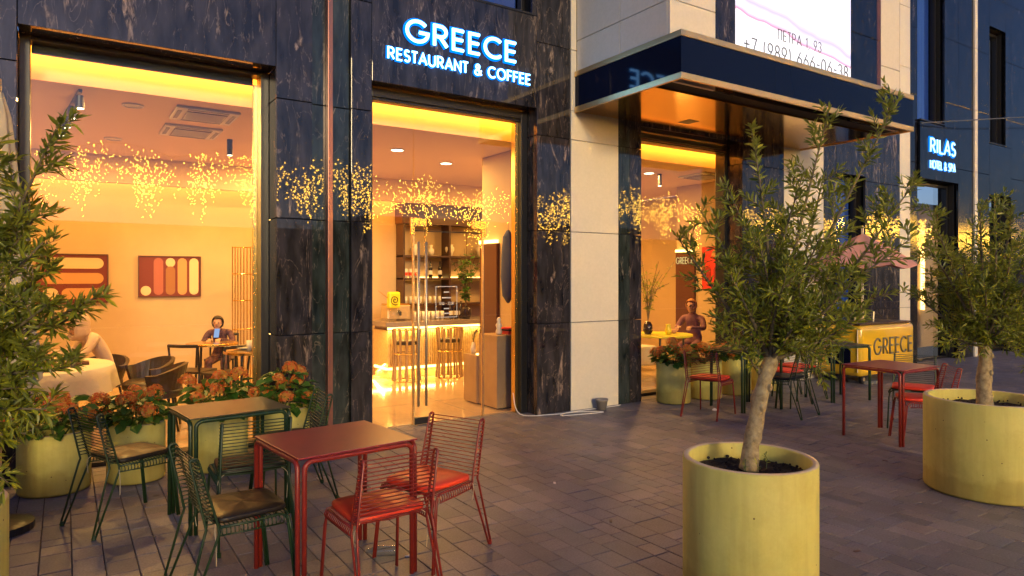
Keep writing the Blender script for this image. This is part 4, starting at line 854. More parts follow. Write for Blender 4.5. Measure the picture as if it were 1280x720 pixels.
def olive_tree(label, loc, trunk, limbs, seed, leafk=1.0, dens=1.0, singles=300, r0=.05):
    """trunk/limbs as (u, n, z) offsets from loc; each limb (start index on trunk, tip, bend)"""
    t = thing('olive_tree', label, 'tree', loc); rr = random.Random(seed); O = Vector(loc)
    W_ = lambda p: CAMU*p[0]+CAMN*p[1]+Vector((0, 0, p[2]))
    tp = smoothpath([W_(p) for p in trunk], 5); n = len(tp)
    bm = tube(B(), tp, [r0*(1.12 if i == 0 else 1)*(1-.28*i/(n-1))+.0025*math.sin(i*1.3) for i in range(n)], 14)
    for v in bm.verts:
        v.co += Vector((mnoise.noise(v.co*18), mnoise.noise(v.co*18+Vector((9, 0, 0))), 0))*.010
    for kz in (.16, .31, .42):
        kp = tp[min(n-1, int(kz/.62*(n-1)))]; r9 = bmesh.ops.create_icosphere(bm, subdivisions=2, radius=.016); bmesh.ops.scale(bm, verts=r9['verts'], vec=(1, 1, 1.5)); bmesh.ops.translate(bm, verts=r9['verts'], vec=kp+CAMU*rr.uniform(-.025, .025)-CAMN*r0*.72)
    obj('trunk', bm, 'bark', t, smooth=True)
    leaves = []; tw = B()
    def leaves_along(pts, step, L0):
        acc = 0; ph = rr.random()*3
        for i in range(len(pts)-1):
            a, b_ = pts[i], pts[i+1]; seg = (b_-a).length; d = (b_-a).normalized(); x = 0
            while acc+x < seg if False else x < seg:
                p = a.lerp(b_, x/seg); f = (i+x/seg)/(len(pts)-1)
                side = d.orthogonal().normalized(); ph += 1.57+rr.uniform(-.35, .35); side = Matrix.Rotation(ph, 3, d) @ side
                for s in (1, -1):
                    if rr.random() < .08: continue
                    spread = 1.0-.35*f
                    dd = (d*(1.05-.3*spread)+side*s*spread*rr.uniform(.75, 1.35)+Vector((0, 0, rr.uniform(-.02, .38)))).normalized()
                    L_ = L0*rr.uniform(.62, 1.12)*(1-.25*f*f)
                    leaves.append((p, frame_for(dd, Vector((rr.uniform(-.8, .8), rr.uniform(-.8, .8), 1)), rr.uniform(-1.2, 1.2)), L_))
                x += step
        d = (pts[-1]-pts[-2]).normalized()
        for _ in range(3): leaves.append((pts[-1], frame_for((d+Vector((rr.uniform(-.35, .35), rr.uniform(-.35, .35), rr.uniform(-.2, .3)))).normalized(), Vector((rr.uniform(-1, 1), 0, 1)), 0), L0*rr.uniform(.6, .9)))
    def twig(p, d, L_, depth):
        k = max(3, int(L_/.05)); pts = [p]; q = p.copy(); dd = d.copy()
        for i in range(k):
            dd = (dd+Vector((rr.uniform(-.16, .16), rr.uniform(-.16, .16), rr.uniform(-.06, .16)))).normalized(); q = q+dd*L_/k; pts.append(q.copy())
        tube(tw, pts, [max(.0011, .0028*(1-i/k)) for i in range(k+1)], 4, caps=False)
        leaves_along(pts[1:] if depth == 0 else pts, .0200/dens, .060*leafk)
        if depth > 0:
            for i in range(1, k): 
                if rr.random() < .8:
                    s = dd.orthogonal().normalized(); s = Matrix.Rotation(rr.uniform(0, 6.28), 3, dd) @ s
                    twig(pts[i], (dd*.7+s*.8+Vector((0, 0, .15))).normalized(), L_*rr.uniform(.3, .5), 0)
    for bi, (f, tip, sag, tl, cnt) in enumerate(limbs):
        P0 = tp[min(n-1, int(f*(n-1)))]; P3 = W_(tip); mid = P0.lerp(P3, .45)+Vector((0, 0, sag))+Vector((rr.uniform(-.04, .04), rr.uniform(-.04, .04), 0))
        pts = smoothpath([P0, mid, P3], 7); m = len(pts)
        obj('branch', tube(B(), pts, [.016*(1-.86*i/(m-1))*(r0/.05) for i in range(m)], 7), 'twig', t, smooth=True)
        leaves_along(pts[m//2:], .020/dens, .060*leafk)
        for j in range(cnt):
            x = .18+.80*(j+rr.random())/cnt; i = min(m-2, int(x*(m-1))); p = pts[i].lerp(pts[i+1], x*(m-1)-i) if i < m-1 else pts[-1]; d = (pts[i+1]-pts[i]).normalized()
            s = d.orthogonal().normalized(); s = Matrix.Rotation(rr.uniform(0, 6.28), 3, d) @ s
            twig(p, (d*.55+s*rr.uniform(.7, 1.1)+Vector((0, 0, .12))).normalized(), tl*rr.uniform(.55, 1.15)*(1.1-.55*x), 1)
    obj('twigs', tw, 'twig', t)['kind'] = 'stuff'
    def vis_(l):
        p = O+l[0]; q = proj(p.x, p.y, p.z)
        return (q is not None) and -20 < q[0] < 1300 and -10 < q[1] < 730
    idx = sorted(range(len(leaves)), key=lambda i: (0 if vis_(leaves[i]) else 1, ((O+leaves[i][0]-EYE).length)/leaves[i][2]))
    sing = set(idx[:singles]); V, F, T = [], [], []
    for i, (p, m3, L_) in enumerate(leaves):
        if i in sing:
            o = bpy.data.objects.new('leaf', _lm); C.objects.link(o); o.parent = t; m4 = (m3*L_).to_4x4(); m4.translation = p; o.matrix_local = m4
        else:
            k = len(V); V += [tuple(p+m3 @ (Vector(v)*L_)) for v in _lg[0]]; F += [tuple(a+k for a in g) for g in _lg[1]]; T += [rr.random()]*len(_lg[1])
    o = obj('crown', (V, [], F), 'olive', t); tag(o, kind='stuff'); a = o.data.attributes.new('tone', 'FLOAT', 'FACE'); a.data.foreach_set('value', T)
    return t

# centre tree
planter('tall yellow concrete planter standing in the centre right foreground', 2.98, 2.29, .335, .72, 'round yellow concrete planters')
k = 3.55/853
def PX(px, py, dn=0, cx=946, z0=.66, t=3.55):      # crown layout in metres around the trunk foot
    return ((px-cx)*t/853, dn, 1.65-(py-348)*t/853-z0)
tr_c = [(0, 0, 0), (.02, 0, .17), (.05, 0, .33), (.09, .0, .50), (.14, .01, .64)]
limbs = []
for px, py, dn, f, sag, tl, cnt in ((1140, 118, .05, .97, .02, .20, 16), (1040, 140, -.05, .97, .03, .17, 14), (955, 165, .05, .97, .06, .15, 12), (1135, 235, -.1, .95, .0, .20, 14), (885, 262, 0, .9, .05, .17, 12), (862, 292, .12, .85, .03, .16, 10),
    (1110, 300, -.28, .9, 0, .2, 13), (905, 330, -.15, .85, .02, .18, 12), (905, 395, -.05, .72, .0, .17, 12), (1000, 300, -.32, .9, .02, .2, 13), (1075, 395, -.12, .85, -.02, .2, 13), (940, 300, -.2, .9, .04, .18, 12),
    (1010, 255, .25, .9, .03, .2, 12), (1085, 330, .28, .9, .0, .2, 12), (950, 380, .25, .8, .0, .18, 10), (1110, 372, .1, .85, -.03, .2, 12), (1000, 225, -.12, .97, .03, .18, 12), (1050, 215, .1, .97, .03, .18, 12), (985, 385, -.28, .85, -.02, .16, 10), (925, 225, .1, .95, .04, .13, 9), (1035, 350, -.35, .9, .0, .18, 10), (960, 345, -.33, .85, .0, .17, 9)):
    limbs.append((f, PX(px, py, dn), sag, tl, cnt))
olive_tree('young olive tree with leaning trunk in the tall yellow planter in the centre right foreground', (2.98, 2.29, .655), tr_c, limbs, 11, 1.05, .84, r0=.046)
# small weeds at the trunk foot
t = thing('weed', 'small green weeds sprouting from the soil beside the leaning olive trunk', 'weed', (2.98, 2.29, .65)); V, F = [], []; rr = random.Random(5)
for cx_, cy_ in ((-.10, -.05), (-.06, -.09), (.07, .02), (.10, -.03)):
    bm = tube(B(), [(cx_, cy_, 0), (cx_+.01, cy_, .05), (cx_+rr.uniform(-.02, .02), cy_, .085)], .002, 4); obj('stem', bm, 'stem', t)
    for j in range(9):
        o = bpy.data.objects.new('leaf', _lm); C.objects.link(o); o.parent = t; m4 = (frame_for(Vector((rr.uniform(-1, 1), rr.uniform(-1, 1), .6)), Vector((0, 0, 1)), 0)*.028).to_4x4(); m4.translation = Vector((cx_, cy_, .03+.006*j)); o.matrix_local = m4
# right tree
planter('wide yellow concrete planter at the right edge beside the red table', 6.03, 2.42, .43, .72, 'round yellow concrete planters')
PR = lambda px, py, dn=0: PX(px, py, dn, 1219, .66, 5.25)
limbs = [(f, PR(px, py, dn), sag, tl, cnt) for px, py, dn, f, sag, tl, cnt in ((1150, 262, 0, .95, .05, .24, 13), (1190, 265, -.2, .97, .04, .24, 13), (1265, 262, .1, .97, .04, .24, 13), (1300, 250, -.1, .97, .03, .24, 12), (1135, 310, -.15, .92, .02, .22, 12),
    (1140, 365, .1, .9, 0, .22, 11), (1165, 415, -.1, .88, -.02, .22, 11), (1255, 425, -.2, .9, -.02, .24, 12), (1290, 330, -.25, .92, 0, .24, 12), (1310, 390, 0, .9, -.02, .24, 12), (1210, 310, -.35, .95, .02, .24, 13), (1240, 350, -.4, .92, 0, .24, 12), (1180, 360, -.35, .9, 0, .24, 12),
    (1200, 300, .3, .95, .02, .24, 12), (1250, 320, .3, .95, 0, .24, 12), (1180, 350, .3, .9, 0, .22, 10), (1210, 400, -.3, .88, -.03, .2, 10), (1230, 250, 0, .97, .03, .2, 10), (1275, 290, -.3, .95, 0, .22, 10), (1160, 330, -.3, .9, 0, .22, 10))]
olive_tree('dense olive tree with straight trunk in the wide yellow planter at the right edge', (5.78, 2.33, .655), [(0, 0, 0), (-.01, 0, .2), (.0, 0, .42), (-.01, 0, .52)], limbs, 23, 1.15, .85, r0=.055)
# near left tree (its planter stands just outside the picture)
planter('yellow concrete planter just outside the left edge holding the nearest olive tree', -.53, 3.63, .335, .72, 'round yellow concrete planters')
PL = lambda px, py, dn=0: PX(px, py, dn, -100, .66, 2.75)
limbs = [(f, PL(px, py, dn), sag, tl, cnt) for px, py, dn, f, sag, tl, cnt in ((70, 160, 0, .95, .06, .20, 13), (112, 372, .02, .9, .02, .15, 12), (100, 455, -.03, .88, .0, .15, 12), (62, 300, -.03, .92, .03, .16, 11), (58, 510, 0, .8, -.03, .15, 12), (20, 190, -.1, .97, .06, .2, 13), (40, 260, .05, .95, .03, .17, 12), (80, 372, -.05, .9, .02, .17, 11), (45, 330, .1, .92, .02, .17, 11), (55, 430, 0, .88, .0, .17, 11), (35, 480, -.05, .8, -.02, .17, 12),
    (22, 545, .05, .75, -.04, .15, 11), (10, 400, -.15, .9, 0, .18, 12), (-10, 300, -.1, .95, .02, .2, 12), (-5, 500, .1, .8, -.02, .17, 11), (-60, 400, -.1, .9, 0, .2, 8), (-60, 200, 0, .97, .05, .2, 8), (10, 245, .15, .95, .02, .18, 11), (60, 400, .12, .88, 0, .12, 8), (15, 600, -.02, .7, -.05, .13, 9))]
olive_tree('nearest olive tree reaching in from the left edge in front of the left window', (-.485, 3.61, .655), [(0, 0, 0), (0, 0, .25), (.05, 0, .5), (.06, 0, .6)], limbs, 37, 1.22, .76, r0=.05)
planter('yellow concrete planter at the left edge next to the closed parasol', -.80, 5.62, .45, .66, 'round yellow concrete planters')
# closed beige parasol
t = thing('closed_parasol', 'closed beige parasol hanging in folds behind the nearest olive tree', 'parasol', (-.36, 5.55, 0))
obj('pole', tube(B(), [(0, 0, .0), (0, 0, 2.95)], .022, 10), 'wood', t); obj('base', lathe(B(), [(.2, .004), (.2, .05), (.03, .08)], 24), 'black', t)
n = 48; rings = []; bm = B()
for z, r_, am in ((2.86, .03, .0), (2.7, .07, .2), (2.45, .085, .4), (2.1, .11, .5), (1.7, .15, .55), (1.35, .16, .5), (1.15, .19, .55), (.98, .20, .5)):
    rings.append([bm.verts.new((r_*(1+am*.5*math.sin(8*2*math.pi*i/n+z))*math.cos(2*math.pi*i/n), r_*(1+am*.5*math.sin(8*2*math.pi*i/n+z))*math.sin(2*math.pi*i/n), z+(.08*math.sin(4*2*math.pi*i/n) if z < 1 else 0))) for i in range(n)])
for a, b_ in zip(rings, rings[1:]):
    for i in range(n): bm.faces.new((a[i], b_[i], b_[(i+1) % n], a[(i+1) % n]))
obj('canopy', bm, 'canvas', t, smooth=True); obj('strap', lathe(B(), [(.165, 1.48), (.165, 1.52)], 24, caps=False), 'canvas', t)

# hydrangeas
_hl = leaf_geo(1, .85, .18, .22); _hm = bpy.data.meshes.new('leaf'); _hm.from_pydata(_hl[0], [], _hl[1]); _hm.materials.append(M['hydleaf'])
def floret_head(seed):
    rr = random.Random(seed); V, F, T = [], [], []
    for i in range(95):
        z = rr.uniform(-.35, 1); a = rr.uniform(0, 6.28); s = math.sqrt(max(0, 1-z*z)); nrm = Vector((s*math.cos(a), s*math.sin(a), z)); c = Vector((nrm.x, nrm.y, nrm.z*.9))*rr.uniform(.72, 1.12)
        u = nrm.orthogonal().normalized(); u = Matrix.Rotation(rr.uniform(0, 6.28), 3, nrm) @ u; v = nrm.cross(u); tn = rr.random()
        for q in range(4):
            b1 = u*math.cos(q*1.5708)+v*math.sin(q*1.5708); b2 = u*math.cos(q*1.5708+1.1)+v*math.sin(q*1.5708+1.1); k = len(V); z_ = nrm*.05
            V += [tuple(c), tuple(c+b1*.17+z_), tuple(c+(b1+b2)*.17), tuple(c+b2*.17+z_)]; F.append((k, k+1, k+2, k+3)); T.append(tn)
    me = bpy.data.meshes.new('flower_head'); me.from_pydata(V, [], F); me.materials.append(M['petal']); at = me.attributes.new('tone', 'FLOAT', 'FACE'); at.data.foreach_set('value', T); return me
heads = [floret_head(i) for i in range(4)]
def hydrangea(label, x, y, z, rad, nh, seed, hi=.34):
    t = thing('hydrangea', label, 'flowering plant', (x, y, z), 0, 'hydrangeas in the low yellow planters'); rr = random.Random(seed)
    core = B()
    for i in range(nh):
        a = 6.283*i/nh+rr.uniform(-.3, .3); q = rad*rr.uniform(.55, 1.0) if i % 3 else rad*rr.uniform(.0, .5); zz = hi*rr.uniform(.55, 1.05)-.10*(q/rad)
        p = Vector((q*math.cos(a), q*math.sin(a), zz)); tube(core, smoothpath([(p.x*.2, p.y*.2, 0), (p.x*.5, p.y*.5, zz*.5), tuple(p)], 3), .004, 5, caps=False)
        inst('flower_head', heads[rr.randrange(4)], t, p, (p.y*-1.2, p.x*1.2, rr.random()*6), [rr.uniform(.052, .074)]*3)
    obj('stems', core, 'stem', t)
    for i in range(150):
        a = rr.uniform(0, 6.283); q = rad*1.08*math.sqrt(rr.random()); zz = max(.09, rr.uniform(.05, hi*.95)*(1.05-.3*q/rad))
        d = Vector((math.cos(a), math.sin(a), rr.uniform(-.35, .45))); s = rr.uniform(.08, .135)
        o = bpy.data.objects.new('leaf', _hm); C.objects.link(o); o.parent = t; m4 = (frame_for(d, Vector((0, 0, 1)), rr.uniform(-.5, .5))*s).to_4x4(); m4.translation = Vector((q*.75*math.cos(a), q*.75*math.sin(a), zz)); o.matrix_local = m4
GP = 'low yellow planters along the shop front'
for i, (x, y, r_, h, lp, lh, nh, hi) in enumerate(((-.06, 6.42, .245, .46, 'low yellow planter behind the backrest of the leftmost green chair', 'hydrangea left of the leftmost green chair below the cream tablecloth', 9, .38), (.50, 6.40, .215, .47, 'low yellow planter right behind the leftmost green chair seat', 'hydrangea with drooping leaf in front of the dark armchairs', 10, .36),
    (1.14, 6.40, .235, .47, 'low yellow planter behind the left half of the green table', 'hydrangea above the left half of the green table', 11, .44), (1.70, 6.40, .22, .47, 'low yellow planter against the dark marble pier behind the green table', 'hydrangea with bright orange heads in front of the dark marble pier', 11, .46),
    (6.80, 6.43, .225, .53, 'low yellow planter behind the lone red chair at the right window', 'hydrangea behind the lone red chair at the right window', 10, .34), (7.42, 6.43, .225, .53, 'second low yellow planter from the left at the right window', 'hydrangea behind the far green table legs, second at the right window', 9, .33),
    (8.05, 6.43, .225, .53, 'third low yellow planter at the right window behind the leaning olive trunk', 'hydrangea mostly hidden by the leaning olive trunk at the right window', 9, .32), (8.70, 6.43, .225, .53, 'fourth low yellow planter against the dark pier right of the olive trunk', 'hydrangea against the dark pier right of the leaning olive trunk', 8, .3))):
    planter(lp, x, y, r_, h, GP, .03); hydrangea(lh, x, y, h-.08, r_*1.28, nh, 50+i, hi)

def leafy_branches(nm, label, cat, loc, hgt, wid, nb, seed, mesh, ls, m='twig', n_l=14):
    t = thing(nm, label, cat, loc); rr = random.Random(seed)
    for i in range(nb):
        a = rr.uniform(0, 6.283); q = wid*rr.uniform(.3, 1); pts = smoothpath([(0, 0, 0), (q*.25*math.cos(a), q*.25*math.sin(a), hgt*.45), (q*math.cos(a), q*math.sin(a), hgt*rr.uniform(.55, 1.05))], 4)
        obj('branch', tube(B(), pts, .004, 5, caps=False), m, t)
        for j in range(n_l):
            f = .25+.75*j/n_l; p = pts[min(len(pts)-1, int(f*(len(pts)-1)))]+Vector((rr.uniform(-.04, .04), rr.uniform(-.04, .04), rr.uniform(-.03, .03)))
            o = bpy.data.objects.new('leaf', mesh); C.objects.link(o); o.parent = t; m4 = (frame_for(Vector((rr.uniform(-1, 1), rr.uniform(-1, 1), rr.uniform(-.3, .8))), Vector((0, 0, 1)), rr.uniform(-.5, .5))*ls*rr.uniform(.7, 1.2)).to_4x4(); m4.translation = p; o.matrix_local = m4
    return t
lathed('plant_pot', 'dark round pot holding the leafy green plant on the right part of the bar', 'pot', [(.07, 0), (.10, .05), (.10, .17), (.08, .2)], 'bottle', (5.92, 10.5, .942))
leafy_branches('bar_plant', 'leafy green plant standing on the right part of the bar', 'plant', (5.92, 10.5, 1.13), 1.0, .34, 17, 3, _hm, .085)
leafy_branches('olive_branches', 'bunch of olive branches in the dark vase behind the right window', 'branches', (7.88, 8.0, .95), 1.0, .42, 16, 4, _lm, .085, n_l=16)
lathed('flower_vase', 'narrow vase on the left corner of the low desk counter', 'vase', [(.03, 0), (.04, .05), (.02, .15)], 'ceramic', (4.60, 7.95, .642))
leafy_branches('white_flowers', 'white blossoms in the narrow vase on the low desk counter', 'flowers', (4.60, 7.95, .78), .30, .14, 7, 6, _lm, .04, n_l=8)

# ------------------------------------------------------------------ chairs and tables outside
def make_chair(paint, label, grp):
    t = thing('wire_chair', label, 'chair', (0, 0, 0), 0, grp)
    for s in (-1, 1):
        f = (.222*s, -.30, .006); top = [(.200*s, -.243, .770), (.200*s, -.250, .780), (.200*s, -.268, .781), (.200*s, -.280, .771)]
        bm = tube(B(), [f, (.208*s, -.145, .40), (.206*s, -.150, .435), (.2*s, -.235, .75)]+top+[(.203*s, -.205, .43), (.206*s, -.215, .40), (.226*s, -.318, .006)], .0068, 8); obj('back_frame', bm, paint, t, smooth=True)
        obj('foot_cap', tube(B(), [(.224*s, -.309, .0), (.223*s, -.306, .03)], .013, 8), paint, t)
        obj('side_rail', tube(B(), [(.206*s, -.150, .428), (.207*s, 0, .425), (.207*s, .15, .432)]+[(.207*s, .15+.045*math.sin(R(a)), .387+.045*math.cos(R(a))) for a in (20, 45, 70)]+[(.211*s, .20, .34), (.222*s, .235, .006)], .0068, 8), paint, t, smooth=True)
        obj('leg', tube(B(), [(.223*s, .249, .006), (.212*s, .212, .34), (.200*s, .205, .40), (.172*s, .203, .424), (.12*s, .203, .428), (0, .203, .428)], .0068, 8), paint, t, smooth=True)
        obj('lower_rail', tube(B(), [(.214*s, -.150, .392), (.216*s, 0, .387), (.214*s, .17, .385)], .0045, 6), paint, t, smooth=True)
    bm = tube(B(), [(-.2, -.243+.16*.2+.0, .41), (-.2, -.23, .41), (.2, -.23, .41)], .004, 5)
    r0 = None
    for i in range(16):
        z = .455+.0212*i; k = (z-.43)/.345; yf = -.152-.088*k; yb = -.207-.070*k
        bm = tube(B(), [(-.203, yb, z), (-.2105, (yb+yf)/2, z), (-.205, yf-.002, z), (-.19, yf-.012, z), (0, yf-.014, z), (.19, yf-.012, z), (.205, yf-.002, z), (.2105, (yb+yf)/2, z), (.203, yb, z)], .0034, 5)
        obj('back_wire', bm, paint, t, smooth=True)
    bm = B()
    for i in range(17):
        y = -.135+.0205*i; tube(bm, [(-.216, y, .388), (-.219, y, .405), (-.207, y, .430), (-.18, y, .434), (0, y, .424), (.18, y, .434), (.207, y, .430), (.219, y, .405), (.216, y, .388)], .0034, 5)
    obj('seat_grid', bm, paint, t, smooth=True); bpy.data.objects
    return t
def make_cushion(m, label, grp):
    t = thing('seat_cushion', label, 'cushion', (0, 0, 0), 0, grp)
    bm = B(); n = 44; rings = []
    for k, z in ((.0, -.0), (.93, .0), (.99, .004), (1.0, .014), (.99, .027), (.965, .031), (.6, .034), (0.0, .035)):
        ring = []
        for i in range(n):
            a = 2*math.pi*i/n; c, s = math.cos(a), math.sin(a); q = (abs(c)**8+abs(s)**8)**(-1/8)
            x, y = .198*q*c*max(k, .001), .185*q*s*max(k, .001); ring.append(bm.verts.new((x*(1-.06*(y/.19)), y, z+.003*math.sin(x*40)*math.cos(y*33)*(k < .95))))
        rings.append(ring)
    for a, b_ in zip(rings, rings[1:]):
        for i in range(n): bm.faces.new((a[i], a[(i+1) % n], b_[(i+1) % n], b_[i]))
    bmesh.ops.recalc_face_normals(bm, faces=bm.faces)
    obj('pad', bm, m, t, smooth=True)
    for s in (-1, 1): obj('tie_string', tube(B(), smoothpath([(.16*s, -.17, .01), (.205*s, -.185, -.03), (.208*s, -.18, -.10), (.203*s, -.178, -.20 if s > 0 else -.12)], 3), .0019, 4), 'cord', t)
    return t
ch_g = ch_r = cu_k = cu_r = None
CHG, CHR = 'dark green wire chairs on the terrace', 'red wire chairs on the terrace'
def place(x, y, rz, paint, cush, lab, clab, cr=0):
    global ch_g, ch_r, cu_k, cu_r
    first = {'green': ch_g, 'red': ch_r}[paint]; grp = {'green': CHG, 'red': CHR}[paint]
    c = make_chair(paint, lab, grp) if first is None else copy_tree(first)
    if first is None:
        if paint == 'green': ch_g = c
        else: ch_r = c
    c.location = (x, y, 0); c.rotation_euler = (0, 0, R(rz)); c['label'] = lab
    if cush:
        f2 = cu_k if cush == 'blkcush' else cu_r
        q = make_cushion(cush, clab, 'black seat cushions' if cush == 'blkcush' else 'red seat cushions') if f2 is None else copy_tree(f2)
        if f2 is None:
            if cush == 'blkcush': cu_k = q
            else: cu_r = q
        o = Matrix.Rotation(R(rz), 3, 'Z') @ Vector((0, .028, 0)); q.location = (x+o.x, y+o.y, .4395); q.rotation_euler = (0, 0, R(rz+cr)); q['label'] = clab
# rz: 0 faces +Y (into the facade), -90 faces +X, 90 faces -X
place(.36, 5.36, -68, 'green', 'blkcush', 'leftmost green wire chair facing the green table', 'black cushion on the leftmost green chair', 2)
place(1.00, 4.62, -2, 'green', 'blkcush', 'green wire chair tucked under the near side of the green table', 'black cushion seen through the chair back on the near side of the green table')
place(.76, 3.80, -84, 'green', 'blkcush', 'nearest green wire chair left of the red table', 'large black cushion on the nearest green chair left of the red table', -2)
place(1.42, 5.24, 86, 'green', 'blkcush', 'green wire chair on the right side of the green table by the marble pier', 'black cushion at the right end of the green table by the marble pier')
place(1.38, 3.38, 2, 'red', 'redcush', 'nearest red wire chair on the front side of the red table', 'orange red cushion on the nearest red chair', 2)
place(1.84, 3.70, 114, 'red', 'redcush', 'red wire chair at the right end of the near red table before the glass door', 'pink tinged cushion on the red chair before the glass door', -4)
place(6.52, 5.58, -73, 'red', 'redcush', 'lone red wire chair standing before the low planters of the right window', 'red cushion on the lone chair before the right window planters')
place(7.35, 5.12, 8, 'green', 'blkcush', 'dark green wire chair behind the leaning olive trunk at the far green table', 'black cushion partly hidden by the leaning olive trunk')
place(7.86, 5.50, 96, 'green', 'redcush', 'dark green wire chair with red cushion just right of the leaning olive trunk', 'red cushion just right of the leaning olive trunk')
place(8.45, 5.70, 80, 'green', 'redcush', 'dark green wire chair with red cushion left of the yellow food cart', 'red cushion on the chair left of the yellow food cart')
place(7.86, 3.88, 112, 'green', 'redcush', 'dark green wire chair with red cushion behind the right red table', 'upper of the two red cushions beside the right red table')
place(7.20, 3.46, 42, 'red', 'redcush', 'red wire chair between the right red table and the wide yellow planter', 'lower red cushion next to the wide yellow planter')

def make_table(paint, top, w_, d_, lab, x, y, rz, h=.75):
    t = thing('cafe_table', lab, 'table', (x, y, 0), R(rz), 'square metal terrace tables'); a, b_ = w_/2, d_/2; r_ = .0132; q = .045
    obj('table_top', bx(-a-.006, a+.006, -b_-.006, b_+.006, h-.010, h, bev=.0045), top, t)
    zt = h-.0245
    def U(p0, p1):
        v0, v1 = Vector(p0), Vector(p1); d = (v1-v0).normalized(); pts = [v0]
        for i in range(1, 6): an = R(90*i/5); pts.append(v0+Vector((0, 0, zt-q))+d*(q-q*math.cos(an))+Vector((0, 0, q*math.sin(an))))
        for i in range(5, 0, -1): an = R(90*i/5); pts.append(v1+Vector((0, 0, zt-q))-d*(q-q*math.cos(an))+Vector((0, 0, q*math.sin(an))))
        pts.append(v1); return tube(B(), pts, r_, 10)
    e = .0138
    for p0, p1 in (((-a+e*2, -b_, .0), (a-e*2, -b_, .0)), ((-a+e*2, b_, 0), (a-e*2, b_, 0)), ((-a, -b_+e, 0), (-a, b_-e, 0)), ((a, -b_+e, 0), (a, b_-e, 0))): obj('leg_frame', U(p0, p1), paint, t, smooth=True)
    return t
make_table('red', 'redtop', .68, .63, 'near red metal table in front of the glass entrance', 1.286, 3.783, 6)
make_table('green', 'greentop', .65, .54, 'green metal table in front of the left planters', .972, 5.09, 7)
make_table('green', 'greentop', .66, .58, 'far green metal table beside the lone red chair', 7.30, 5.66, -8)
make_table('green', 'greentop', .66, .50, 'green metal table directly before the yellow food cart', 8.88, 5.38, -14)
make_table('red', 'redtop', .70, .62, 'red metal table left of the wide yellow planter', 7.20, 3.78, -2)

# ------------------------------------------------------------------ food cart, parasol behind it
t = thing('food_cart', 'rounded yellow food cart with grey GREECE letters on its side', 'food cart', (10.2, 5.8, 0))
obj('body', bx(0, 1.62, 0, .78, .13, .92, bev=.075), 'cart', t, smooth=True)
obj('counter_top', bx(.04, 1.58, .04, .74, .921, .95, bev=.006), 'darkwood', t)
obj('side_hatch', bx(-.012, -.0005, .16, .56, .30, .56, bev=.003), 'navy', t); obj('serving_shelf', bx(-.06, -.001, .12, .62, .66, .675), 'steel', t)
obj('corner_trim', tube(B(), [(-.004, .05, .2), (-.004, .05, .86)], .008, 6), 'steel', t); obj('corner_trim', tube(B(), [(-.004, .73, .2), (-.004, .73, .86)], .008, 6), 'steel', t)
for x in (.22, 1.40):
    for y in (.1, .68):
        wv = obj('wheel', tube(B(), [(x, y-.025, .075), (x, y+.025, .075)], .075, 16), 'black', t); obj('hub', tube(B(), [(x, y-.028, .075), (x, y+.028, .075)], .03, 10), 'steel', wv)
letters('GREECE', .36, 1.50, .46, .24, lambda u, v, d: (u, -.004, v), .017, 'letter', t, n=6)
for i, (x, y) in enumerate(((.35, .3), (.6, .4), (.8, .25))):
    tag(obj('ladle_rack', tube(B(), [(0, 0, 0), (.02, 0, .16)], .012, 6), 'steel', loc=(10.2+x, 5.8+y, .951)), ('steel utensil standing at the left end of the cart top', 'steel utensil standing in the middle of the cart top', 'steel utensil standing nearest the front of the cart top')[i], 'utensil')
t = thing('coral_parasol', 'sagging coral parasol behind the olive tree above the yellow food cart', 'parasol', (10.6, 6.0, 0))
obj('pole', tube(B(), [(.0, 0, .0), (0, 0, 2.48)], .02, 8), 'steel', t); obj('base', lathe(B(), [(.22, .004), (.22, .05), (.03, .08)], 24), 'grey', t)
for i in range(6):
    bm = B(); a0, a1 = R(60*i), R(60*i+60); G = []
    for u in range(7):
        f = u/6; row = []
        for v in range(7):
            g = v/6; a = a0+(a1-a0)*g; rr_ = .70*f*(math.cos(R(30))/math.cos(abs(a-(a0+a1)/2)))*1.1; sag = .06*math.sin(math.pi*g)*f
            row.append(bm.verts.new((rr_*math.cos(a), rr_*math.sin(a), 2.36-.50*f**1.2-sag)))
        G.append(row)
    for u in range(6):
        for v in range(6): bm.faces.new((G[u][v], G[u+1][v], G[u+1][v+1], G[u][v+1]))
    bmesh.ops.remove_doubles(bm, verts=bm.verts, dist=.0005)
    obj('canopy_panel', bm, 'coral', t, smooth=True); obj('rib', tube(B(), [(0, 0, 2.34), (.83*math.cos(a0), .83*math.sin(a0), 1.84)], .006, 5), 'steel', t)

# ------------------------------------------------------------------ small things on the paving
t = thing('small_pot', 'small grey pot standing at the foot of the white stone pier', 'pot', (5.66, 6.56, 0)); obj('pot_wall', lathe(B(), [(.055, .0), (.075, .11), (.082, .112), (.082, .135), (.07, .135), (.06, .02)], 24), 'terracotta', t, smooth=True)
tag(obj('floor_cable', tube(B(), smoothpath([(4.56, 6.92, .26), (4.58, 6.80, .02), (4.9, 6.62, .008), (5.3, 6.58, .006), (5.55, 6.40, .006), (5.0, 6.50, .006), (5.2, 6.62, .006), (5.9, 6.62, .006), (6.05, 6.64, .006)], 6), .005, 6), 'paper'), 'thin white cable trailing along the paving at the foot of the facade', 'cable')
bm = lathe(B(), [(.012, 0), (.014, .02), (.028, .05), (.030, .08), (.030, .17), (.026, .18)], 16)
o = tag(obj('plastic_bottle', bm, 'glass2', smooth=True, loc=(1.50, 3.86, .031)), 'clear plastic bottle lying under the near red table', 'bottle'); o.rotation_euler = (R(90), 0, R(60))
tag(obj('crumpled_paper', lathe(B(), [(.005, 0), (.035, .008), (.03, .02), (.01, .03)], 7), 'paper', loc=(6.78, 5.72, .0)), 'crumpled white paper lying behind the lone red chair', 'litter')
